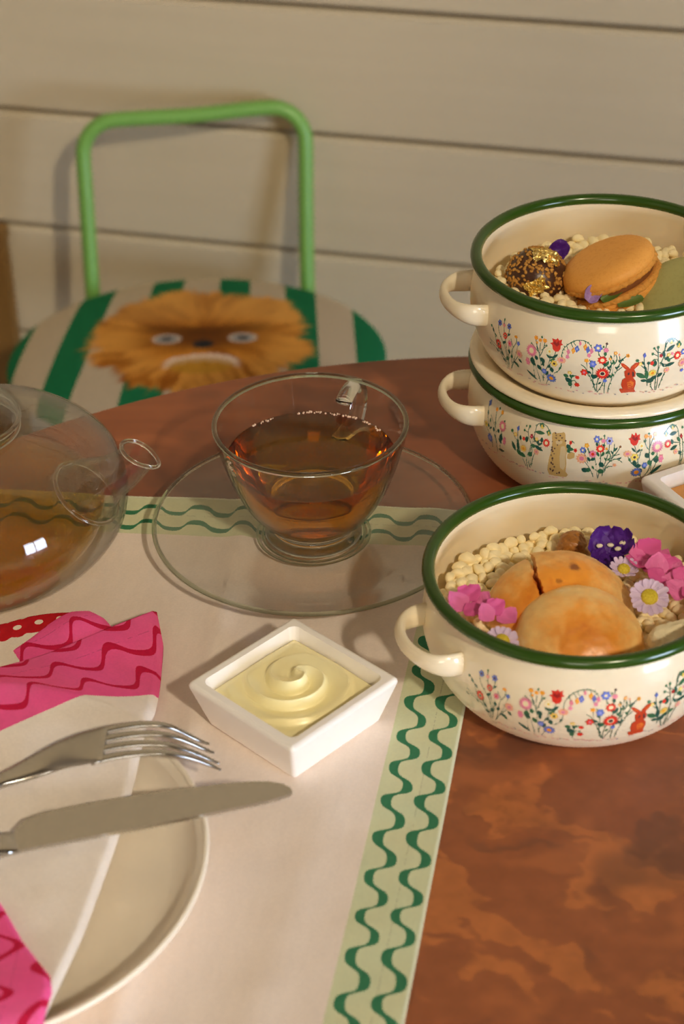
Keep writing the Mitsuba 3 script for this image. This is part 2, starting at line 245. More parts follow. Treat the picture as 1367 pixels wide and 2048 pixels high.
PRINT_RABBIT = [('S',[(np.float64(35.84),np.float64(17.83)),(np.float64(34.9),np.float64(21.88)),(np.float64(32.91),np.float64(26.3)),(np.float64(30.81),np.float64(31.53)),(np.float64(28.12),np.float64(39.03)),(np.float64(26.46),np.float64(39.92))]),('S',[(np.float64(36.64),np.float64(18.79)),(np.float64(37.62),np.float64(26.41)),(np.float64(37.12),np.float64(33.45)),(np.float64(33.88),np.float64(37.82)),(np.float64(32.36),np.float64(43.65))]),('S',[(np.float64(37.08),np.float64(19.01)),(np.float64(38.86),np.float64(29.09)),(np.float64(37.61),np.float64(38.92))]),('S',[(np.float64(37.08),np.float64(19.01)),(np.float64(39.89),np.float64(29.55)),(np.float64(40.85),np.float64(36.02))]),('S',[(np.float64(38.54),np.float64(18.56)),(np.float64(41.73),np.float64(28.27)),(np.float64(43.76),np.float64(34.78)),(np.float64(45.68),np.float64(39.74)),(np.float64(45.11),np.float64(40.9))]),('S',[(np.float64(39.26),np.float64(19.48)),(np.float64(44.27),np.float64(29.37)),(np.float64(46.98),np.float64(37.45))]),('S',[(np.float64(36.86),np.float64(21.72)),(np.float64(33.72),np.float64(26.69)),(np.float64(26.46),np.float64(29.4)),(np.float64(24.9),np.float64(32.2))]),('S',[(np.float64(37.71),np.float64(38.03)),(np.float64(36.74),np.float64(40.87)),(np.float64(36.04),np.float64(46.92))]),('S',[(np.float64(37.78),np.float64(37.12)),(np.float64(40.17),np.float64(42.69)),(np.float64(39.75),np.float64(45.24))]),('S',[(np.float64(33.57),np.float64(28.72)),(np.float64(25.52),np.float64(31.49))]),('S',[(np.float64(42.03),np.float64(24.12)),(np.float64(47.41),np.float64(31.73))]),('S',[(np.float64(43.76),np.float64(34.78)),(np.float64(41.84),np.float64(38.76))]),('S',[(np.float64(58.46),np.float64(17.95)),(np.float64(57.93),np.float64(25.03)),(np.float64(56.17),np.float64(31.93)),(np.float64(54.74),np.float64(36.85))]),('S',[(np.float64(60.84),np.float64(19.72)),(np.float64(60.57),np.float64(27.02)),(np.float64(59.87),np.float64(35.14)),(np.float64(57.82),np.float64(41.02)),(np.float64(56.99),np.float64(44.36))]),('S',[(np.float64(59.87),np.float64(35.14)),(np.float64(61.69),np.float64(39.84)),(np.float64(62.18),np.float64(44.44))]),('S',[(np.float64(59.87),np.float64(35.14)),(np.float64(59.82),np.float64(42.48))]),('S',[(np.float64(55.57),np.float64(18.97)),(np.float64(55.82),np.float64(24.27)),(np.float64(56.17),np.float64(31.93))]),('S',[(np.float64(60.58),np.float64(19.63)),(np.float64(63.59),np.float64(29.07)),(np.float64(65.55),np.float64(36.71)),(np.float64(64.9),np.float64(39.77))]),('S',[(np.float64(63.59),np.float64(29.07)),(np.float64(66.95),np.float64(35.18)),(np.float64(68.44),np.float64(40.16))]),('S',[(np.float64(67.59),np.float64(26.97)),(np.float64(70.43),np.float64(29.9)),(np.float64(71.56),np.float64(35.31))]),('S',[(np.float64(61.97),np.float64(17.69)),(np.float64(64.58),np.float64(23.88))]),('S',[(np.float64(59.79),np.float64(37.01)),(np.float64(54.9),np.float64(41.03))]),('S',[(np.float64(61.69),np.float64(39.84)),(np.float64(63.34),np.float64(42.07))]),('S',[(np.float64(71.69),np.float64(37.22)),(np.float64(71.73),np.float64(39.96)),(np.float64(72.58),np.float64(42.8)),(np.float64(73.75),np.float64(44.35)),(np.float64(75.72),np.float64(46.19)),(np.float64(78.12),np.float64(47.59)),(np.float64(81.03),np.float64(48.05)),(np.float64(83.58),np.float64(47.64)),(np.float64(85.35),np.float64(46.36)),(np.float64(86.75),np.float64(43.92))]),('S',[(np.float64(73.75),np.float64(44.35)),(np.float64(74.55),np.float64(42.28))]),('S',[(np.float64(75.72),np.float64(46.19)),(np.float64(76.97),np.float64(44.02))]),('S',[(np.float64(76.94),np.float64(46.81)),(np.float64(78.36),np.float64(45.1))]),('S',[(np.float64(79.79),np.float64(47.82)),(np.float64(80.61),np.float64(45.84))]),('S',[(np.float64(82.96),np.float64(47.58)),(np.float64(83.29),np.float64(46.16))]),('S',[(np.float64(76.15),np.float64(18.68)),(np.float64(76.64),np.float64(24.17)),(np.float64(76.29),np.float64(28.53))]),('S',[(np.float64(76.62),np.float64(23.6)),(np.float64(78.18),np.float64(24.48)),(np.float64(79.46),np.float64(23.0))]),('S',[(np.float64(76.91),np.float64(27.01)),(np.float64(79.08),np.float64(27.97))]),('L',np.float64(34.49),np.float64(27.05),2.68,70,1.16),('L',np.float64(38.06),np.float64(25.55),2.68,110,1.34),('L',np.float64(37.23),np.float64(34.98),2.46,-40,1.07),('L',np.float64(35.41),np.float64(23.23),2.23,60,1.16),('L',np.float64(40.44),np.float64(30.85),2.23,90,1.25),('L',np.float64(41.73),np.float64(28.27),2.23,-60,1.16),('L',np.float64(44.03),np.float64(25.0),2.68,30,1.34),('L',np.float64(44.98),np.float64(24.05),2.23,70,1.16),('L',np.float64(47.4),np.float64(28.03),2.23,50,1.07),('L',np.float64(28.23),np.float64(38.14),1.79,60,0.71),('L',np.float64(30.56),np.float64(36.36),1.79,40,0.71),('L',np.float64(40.46),np.float64(40.52),1.79,-50,0.71),('L',np.float64(33.89),np.float64(29.91),1.79,100,0.8),('L',np.float64(30.3),np.float64(27.14),1.79,50,0.71),('L',np.float64(24.51),np.float64(28.41),1.79,30,0.63),('L',np.float64(57.96),np.float64(33.8),2.23,80,1.52),('L',np.float64(61.5),np.float64(33.41),2.68,60,1.79),('L',np.float64(55.62),np.float64(31.21),3.57,90,2.05),('L',np.float64(55.97),np.float64(29.74),2.68,40,1.61),('L',np.float64(59.23),np.float64(28.19),2.68,60,1.79),('L',np.float64(53.99),np.float64(21.31),5.8,40,1.34),('L',np.float64(68.18),np.float64(37.36),3.13,-45,1.07),('L',np.float64(66.95),np.float64(35.18),2.68,-30,0.89),('L',np.float64(66.33),np.float64(28.79),2.68,80,1.61),('L',np.float64(65.06),np.float64(30.58),1.79,-70,1.07),('L',np.float64(63.33),np.float64(25.72),2.68,120,1.34),('L',np.float64(70.9),np.float64(31.09),1.79,-60,0.8),('L',np.float64(64.66),np.float64(36.49),2.23,40,0.89),('L',np.float64(66.02),np.float64(36.37),2.23,-20,0.89),('L',np.float64(58.44),np.float64(39.38),1.79,60,0.63),('L',np.float64(61.63),np.float64(31.13),2.23,80,1.16),('L',np.float64(73.85),np.float64(26.91),2.23,10,1.61),('L',np.float64(75.1),np.float64(24.13),3.35,45,2.23),('L',np.float64(75.87),np.float64(21.67),2.68,100,1.79),('L',np.float64(77.35),np.float64(27.37),1.79,-20,1.07),('L',np.float64(76.48),np.float64(26.92),1.79,60,1.07),('F',np.float64(32.96),np.float64(44.12),1.43,1.64,'b','k',6),('F',np.float64(36.24),np.float64(44.1),0.89,1.03,'p','y',5),('F',np.float64(39.84),np.float64(44.83),1.43,1.64,'b','k',6),('F',np.float64(37.73),np.float64(38.97),1.52,1.85,'r','k',8),('F',np.float64(32.66),np.float64(32.01),1.96,2.88,'r','k',9),('F',np.float64(41.27),np.float64(35.95),1.43,1.75,'p','r',6),('F',np.float64(45.08),np.float64(41.12),1.07,0.82,'o','o',5),('F',np.float64(46.93),np.float64(38.12),0.98,1.23,'b','b',5),('F',np.float64(47.46),np.float64(32.26),2.05,2.36,'e','p',9),('F',np.float64(26.46),np.float64(39.92),0.54,0.72,'g','g',4),('F',np.float64(36.02),np.float64(47.01),0.45,0.72,'g','g',4),('F',np.float64(55.13),np.float64(37.08),2.95,3.39,'p','w',16),('F',np.float64(52.71),np.float64(29.87),1.34,2.46,'p','p',6),('F',np.float64(57.2),np.float64(44.64),1.16,1.13,'o','o',6),('F',np.float64(59.66),np.float64(44.0),0.98,0.92,'o','o',6),('F',np.float64(62.18),np.float64(44.44),1.16,1.13,'o','o',6),('F',np.float64(57.93),np.float64(42.31),0.63,0.72,'o','o',5),('F',np.float64(60.39),np.float64(45.82),0.54,0.62,'g','g',4),('F',np.float64(71.66),np.float64(36.04),2.23,1.75,'e','p',9),('F',np.float64(67.86),np.float64(33.18),1.79,1.85,'y','k',6),('F',np.float64(65.67),np.float64(23.08),2.68,2.67,'b','o',11),('F',np.float64(61.98),np.float64(26.66),1.52,1.75,'b','l',6),('F',np.float64(65.15),np.float64(39.37),1.79,2.05,'w','y',7),('F',np.float64(54.9),np.float64(41.03),0.36,0.51,'g','g',4),('F',np.float64(63.34),np.float64(42.07),0.45,0.62,'g','g',4),('F',np.float64(74.85),np.float64(41.23),0.89,1.54,'p','p',4),('F',np.float64(74.62),np.float64(38.48),0.98,1.13,'p','p',5),('F',np.float64(77.31),np.float64(42.3),0.89,1.64,'o','y',4),('F',np.float64(79.12),np.float64(43.46),1.16,1.75,'b','l',4),('F',np.float64(83.18),np.float64(44.87),0.98,1.64,'o','y',4),('F',np.float64(84.5),np.float64(43.7),0.98,1.75,'b','b',4),('F',np.float64(85.31),np.float64(40.78),0.98,1.13,'p','p',5),('F',np.float64(86.39),np.float64(43.22),0.89,1.54,'p','p',4),('F',np.float64(79.84),np.float64(26.9),1.16,1.13,'r','r',6),('F',np.float64(79.57),np.float64(21.84),1.43,1.44,'r','r',6),('F',np.float64(76.0),np.float64(29.29),1.16,1.03,'y','w',5),('F',np.float64(80.55),np.float64(46.46),0.63,1.13,'p','p',4),('P','r',[(np.float64(65.21),np.float64(43.87)),(np.float64(66.71),np.float64(44.66)),(np.float64(66.06),np.float64(46.46)),(np.float64(68.1),np.float64(46.26)),(np.float64(68.85),np.float64(47.25)),(np.float64(69.66),np.float64(46.16)),(np.float64(71.11),np.float64(46.87)),(np.float64(70.87),np.float64(45.11)),(np.float64(71.8),np.float64(44.42)),(np.float64(70.55),np.float64(43.73)),(np.float64(70.7),np.float64(41.99)),(np.float64(69.73),np.float64(40.43)),(np.float64(68.22),np.float64(40.1)),(np.float64(66.81),np.float64(41.13)),(np.float64(66.4),np.float64(43.26))]),('P','d',[(np.float64(66.75),np.float64(44.23)),(np.float64(67.49),np.float64(45.7)),(np.float64(68.5),np.float64(44.62)),(np.float64(69.44),np.float64(46.11)),(np.float64(70.09),np.float64(44.07)),(np.float64(68.65),np.float64(42.88))]),('S',[(np.float64(89.32),np.float64(18.32)),(np.float64(87.86),np.float64(24.23)),(np.float64(86.03),np.float64(29.03)),(np.float64(83.83),np.float64(33.52)),(np.float64(81.7),np.float64(35.21))]),('S',[(np.float64(90.22),np.float64(17.76)),(np.float64(90.32),np.float64(26.15)),(np.float64(91.78),np.float64(30.64))]),('S',[(np.float64(90.43),np.float64(18.1)),(np.float64(92.93),np.float64(24.65)),(np.float64(93.93),np.float64(29.13))]),('S',[(np.float64(89.74),np.float64(19.0)),(np.float64(87.8),np.float64(25.91)),(np.float64(87.07),np.float64(34.88)),(np.float64(85.64),np.float64(38.47))]),('S',[(np.float64(94.01),np.float64(17.4)),(np.float64(93.95),np.float64(25.27)),(np.float64(94.34),np.float64(29.15))]),('S',[(np.float64(95.94),np.float64(18.12)),(np.float64(97.02),np.float64(26.48)),(np.float64(99.06),np.float64(32.47)),(np.float64(100.78),np.float64(37.32)),(np.float64(103.46),np.float64(40.87))]),('S',[(np.float64(97.02),np.float64(26.48)),(np.float64(97.29),np.float64(34.49)),(np.float64(97.68),np.float64(41.83))]),('S',[(np.float64(95.85),np.float64(31.38)),(np.float64(96.3),np.float64(37.31)),(np.float64(95.77),np.float64(39.57))]),('S',[(np.float64(92.16),np.float64(31.2)),(np.float64(93.06),np.float64(37.2)),(np.float64(93.11),np.float64(43.47)),(np.float64(93.71),np.float64(47.33))]),('S',[(np.float64(91.94),np.float64(38.96)),(np.float64(89.91),np.float64(42.4)),(np.float64(89.37),np.float64(44.57))]),('S',[(np.float64(99.06),np.float64(32.47)),(np.float64(101.75),np.float64(34.95))]),('S',[(np.float64(100.78),np.float64(37.32)),(np.float64(100.14),np.float64(41.6))]),('S',[(np.float64(97.58),np.float64(36.4)),(np.float64(99.05),np.float64(39.15)),(np.float64(98.29),np.float64(41.83))]),('S',[(np.float64(85.18),np.float64(29.47)),(np.float64(84.27),np.float64(37.41))]),('S',[(np.float64(120.56),np.float64(17.72)),(np.float64(118.32),np.float64(21.87)),(np.float64(118.06),np.float64(24.24))]),('S',[(np.float64(121.58),np.float64(17.49)),(np.float64(120.32),np.float64(24.39)),(np.float64(120.65),np.float64(32.47)),(np.float64(122.73),np.float64(38.8)),(np.float64(123.42),np.float64(44.03)),(np.float64(124.32),np.float64(46.87)),(np.float64(126.19),np.float64(47.58)),(np.float64(128.99),np.float64(46.83)),(np.float64(130.88),np.float64(44.71))]),('S',[(np.float64(122.37),np.float64(17.3)),(np.float64(121.18),np.float64(26.98)),(np.float64(119.81),np.float64(39.3)),(np.float64(119.64),np.float64(43.76))]),('S',[(np.float64(123.43),np.float64(18.63)),(np.float64(123.82),np.float64(25.33)),(np.float64(125.09),np.float64(30.49))]),('S',[(np.float64(122.73),np.float64(38.8)),(np.float64(125.56),np.float64(36.89)),(np.float64(128.77),np.float64(37.57))]),('S',[(np.float64(116.32),np.float64(21.63)),(np.float64(114.47),np.float64(29.79)),(np.float64(112.86),np.float64(36.57)),(np.float64(112.63),np.float64(40.68))]),('S',[(np.float64(115.18),np.float64(28.04)),(np.float64(115.0),np.float64(36.31))]),('S',[(np.float64(116.74),np.float64(36.09)),(np.float64(117.93),np.float64(37.76)),(np.float64(119.7),np.float64(37.49))]),('S',[(np.float64(119.81),np.float64(39.3)),(np.float64(117.33),np.float64(41.01))]),('S',[(np.float64(119.73),np.float64(41.11)),(np.float64(117.66),np.float64(43.83))]),('S',[(np.float64(122.73),np.float64(38.8)),(np.float64(121.29),np.float64(40.85)),(np.float64(119.94),np.float64(41.51))]),('S',[(np.float64(122.14),np.float64(34.72)),(np.float64(126.43),np.float64(33.31))]),('S',[(np.float64(112.68),np.float64(33.69)),(np.float64(109.41),np.float64(37.83))]),('S',[(np.float64(123.1),np.float64(40.54)),(np.float64(123.87),np.float64(44.38)),(np.float64(125.25),np.float64(46.92))]),('L',np.float64(87.71),np.float64(28.66),2.68,60,1.34),('L',np.float64(88.96),np.float64(28.79),2.68,-60,1.52),('L',np.float64(95.17),np.float64(29.19),2.68,-40,1.34),('L',np.float64(93.08),np.float64(36.74),2.68,70,1.16),('L',np.float64(94.3),np.float64(36.78),2.68,-60,1.16),('L',np.float64(89.6),np.float64(44.14),1.79,80,1.34),('L',np.float64(85.97),np.float64(31.18),1.79,40,0.89),('L',np.float64(95.25),np.float64(34.44),2.23,60,0.8),('L',np.float64(96.01),np.float64(35.43),1.79,-60,0.71),('L',np.float64(97.47),np.float64(38.24),1.79,60,0.63),('L',np.float64(97.12),np.float64(37.32),1.79,-50,0.63),('L',np.float64(98.92),np.float64(34.5),1.79,60,0.63),('L',np.float64(100.32),np.float64(38.24),1.79,60,0.63),('L',np.float64(101.5),np.float64(39.13),1.79,-40,0.63),('L',np.float64(99.7),np.float64(34.99),1.79,-40,0.63),('L',np.float64(97.57),np.float64(30.34),1.79,60,0.71),('L',np.float64(96.82),np.float64(29.23),1.79,-60,0.71),('L',np.float64(87.11),np.float64(33.9),1.79,60,0.8),('L',np.float64(88.3),np.float64(23.7),1.79,60,0.71),('L',np.float64(91.24),np.float64(24.54),1.79,-50,0.71),('L',np.float64(93.18),np.float64(42.15),1.79,90,1.16),('L',np.float64(96.13),np.float64(40.47),1.79,70,0.63),('L',np.float64(86.66),np.float64(34.85),1.79,120,0.89),('L',np.float64(111.77),np.float64(29.04),4.91,35,2.05),('L',np.float64(114.78),np.float64(29.2),4.91,80,1.61),('L',np.float64(117.01),np.float64(25.0),3.57,10,2.23),('L',np.float64(118.57),np.float64(26.39),3.13,-50,1.79),('L',np.float64(113.82),np.float64(25.48),2.68,10,1.34),('L',np.float64(126.44),np.float64(42.57),4.24,-30,1.52),('L',np.float64(126.39),np.float64(33.58),4.47,-12,1.43),('L',np.float64(118.5),np.float64(35.82),2.68,80,1.34),('L',np.float64(125.6),np.float64(36.41),2.23,60,1.34),('L',np.float64(121.92),np.float64(27.93),2.68,-40,1.61),('L',np.float64(124.61),np.float64(37.53),2.23,-40,1.16),('L',np.float64(122.88),np.float64(40.13),2.68,70,1.07),('L',np.float64(113.54),np.float64(33.59),2.68,60,0.89),('L',np.float64(115.0),np.float64(36.31),1.34,80,1.34),('L',np.float64(117.7),np.float64(34.99),2.23,60,0.89),('L',np.float64(122.66),np.float64(34.12),2.68,60,0.89),('L',np.float64(112.22),np.float64(36.64),1.79,60,0.8),('F',np.float64(92.38),np.float64(30.95),3.3,3.39,'r','k',16),('F',np.float64(91.95),np.float64(38.73),2.32,2.16,'r','w',9),('F',np.float64(83.27),np.float64(30.83),1.79,2.05,'r','p',6),('F',np.float64(89.54),np.float64(45.01),2.14,2.05,'b','w',6),('F',np.float64(93.48),np.float64(44.14),1.34,1.23,'p','p',6),('F',np.float64(84.24),np.float64(37.86),1.16,1.03,'o','o',5),('F',np.float64(87.4),np.float64(36.34),1.79,1.95,'b','l',6),('F',np.float64(93.88),np.float64(26.38),1.07,1.13,'b','b',5),('F',np.float64(98.25),np.float64(42.71),0.89,0.92,'o','w',5),('F',np.float64(95.77),np.float64(39.57),0.71,0.82,'o','w',5),('F',np.float64(104.35),np.float64(41.19),0.98,1.03,'o','k',5),('F',np.float64(93.7),np.float64(47.41),0.63,0.62,'k','k',4),('F',np.float64(100.13),np.float64(41.82),0.45,0.72,'e','e',4),('F',np.float64(92.16),np.float64(45.8),0.45,0.62,'g','g',4),('F',np.float64(130.4),np.float64(37.89),2.05,2.26,'r','w',12),('F',np.float64(117.72),np.float64(29.99),2.05,2.05,'y','o',9),('F',np.float64(125.32),np.float64(30.44),1.52,1.75,'e','p',7),('F',np.float64(116.83),np.float64(36.07),0.98,1.23,'r','r',5),('F',np.float64(121.35),np.float64(39.5),0.89,1.03,'d','d',5),('F',np.float64(125.43),np.float64(39.2),1.07,1.03,'y','w',5),('F',np.float64(127.49),np.float64(39.45),0.71,0.82,'p','p',5),('F',np.float64(126.86),np.float64(46.32),1.52,1.44,'g','y',4),('F',np.float64(131.14),np.float64(43.69),1.34,1.75,'g','y',4),('F',np.float64(130.93),np.float64(42.71),0.89,0.72,'y','y',5),('F',np.float64(126.84),np.float64(45.48),0.89,0.62,'y','y',5),('F',np.float64(112.71),np.float64(40.77),0.8,1.34,'b','b',4),('F',np.float64(119.63),np.float64(44.2),0.71,0.82,'g','g',6),('F',np.float64(117.57),np.float64(43.93),0.58,0.67,'g','g',6),('F',np.float64(116.89),np.float64(41.07),0.67,0.77,'g','g',6),('F',np.float64(109.18),np.float64(38.29),0.89,0.82,'g','g',6),('F',np.float64(110.76),np.float64(36.32),1.07,1.03,'y','w',5),('F',np.float64(133.74),np.float64(39.12),1.43,1.64,'b','w',6),('F',np.float64(133.67),np.float64(32.96),2.23,2.46,'e','p',10),('F',np.float64(134.68),np.float64(27.88),1.07,1.03,'b','b',5),('P','R',[(np.float64(100.99),np.float64(37.32)),(np.float64(102.44),np.float64(37.05)),(np.float64(105.05),np.float64(34.83)),(np.float64(106.03),np.float64(33.03)),(np.float64(103.47),np.float64(33.91)),(np.float64(101.7),np.float64(35.68))]),('P','R',[(np.float64(110.29),np.float64(37.29)),(np.float64(108.22),np.float64(36.99)),(np.float64(106.27),np.float64(35.01)),(np.float64(106.03),np.float64(33.03)),(np.float64(108.05),np.float64(33.65)),(np.float64(109.76),np.float64(35.71))]),('P','R',[(np.float64(103.65),np.float64(29.71)),(np.float64(103.18),np.float64(32.4)),(np.float64(104.32),np.float64(33.63)),(np.float64(105.94),np.float64(34.05)),(np.float64(107.87),np.float64(33.41)),(np.float64(108.78),np.float64(31.52)),(np.float64(108.81),np.float64(28.81)),(np.float64(107.8),np.float64(28.34)),(np.float64(109.39),np.float64(25.99)),(np.float64(109.71),np.float64(23.7)),(np.float64(109.39),np.float64(20.14)),(np.float64(110.31),np.float64(18.79)),(np.float64(109.8),np.float64(17.89)),(np.float64(107.5),np.float64(18.12)),(np.float64(105.28),np.float64(17.96)),(np.float64(103.07),np.float64(17.76)),(np.float64(101.9),np.float64(20.02)),(np.float64(102.23),np.float64(20.94)),(np.float64(103.59),np.float64(20.58)),(np.float64(102.36),np.float64(23.62)),(np.float64(102.66),np.float64(26.99)),(np.float64(104.21),np.float64(28.3))]),('P','O',[(np.float64(105.18),np.float64(25.21)),(np.float64(106.71),np.float64(26.77)),(np.float64(108.66),np.float64(24.95)),(np.float64(108.74),np.float64(21.43)),(np.float64(106.15),np.float64(21.04))]),('P','k',[(np.float64(104.77),np.float64(31.01)),(np.float64(105.5),np.float64(32.02)),(np.float64(105.93),np.float64(30.66)),(np.float64(105.3),np.float64(29.89))]),('P','k',[(np.float64(106.94),np.float64(32.18)),(np.float64(107.78),np.float64(32.13)),(np.float64(108.31),np.float64(29.4)),(np.float64(107.52),np.float64(28.92))]),('P','O',[(np.float64(101.85),np.float64(36.61)),(np.float64(104.2),np.float64(35.11)),(np.float64(103.6),np.float64(34.9))]),('P','O',[(np.float64(109.49),np.float64(36.66)),(np.float64(107.51),np.float64(35.17)),(np.float64(108.16),np.float64(34.73))])]
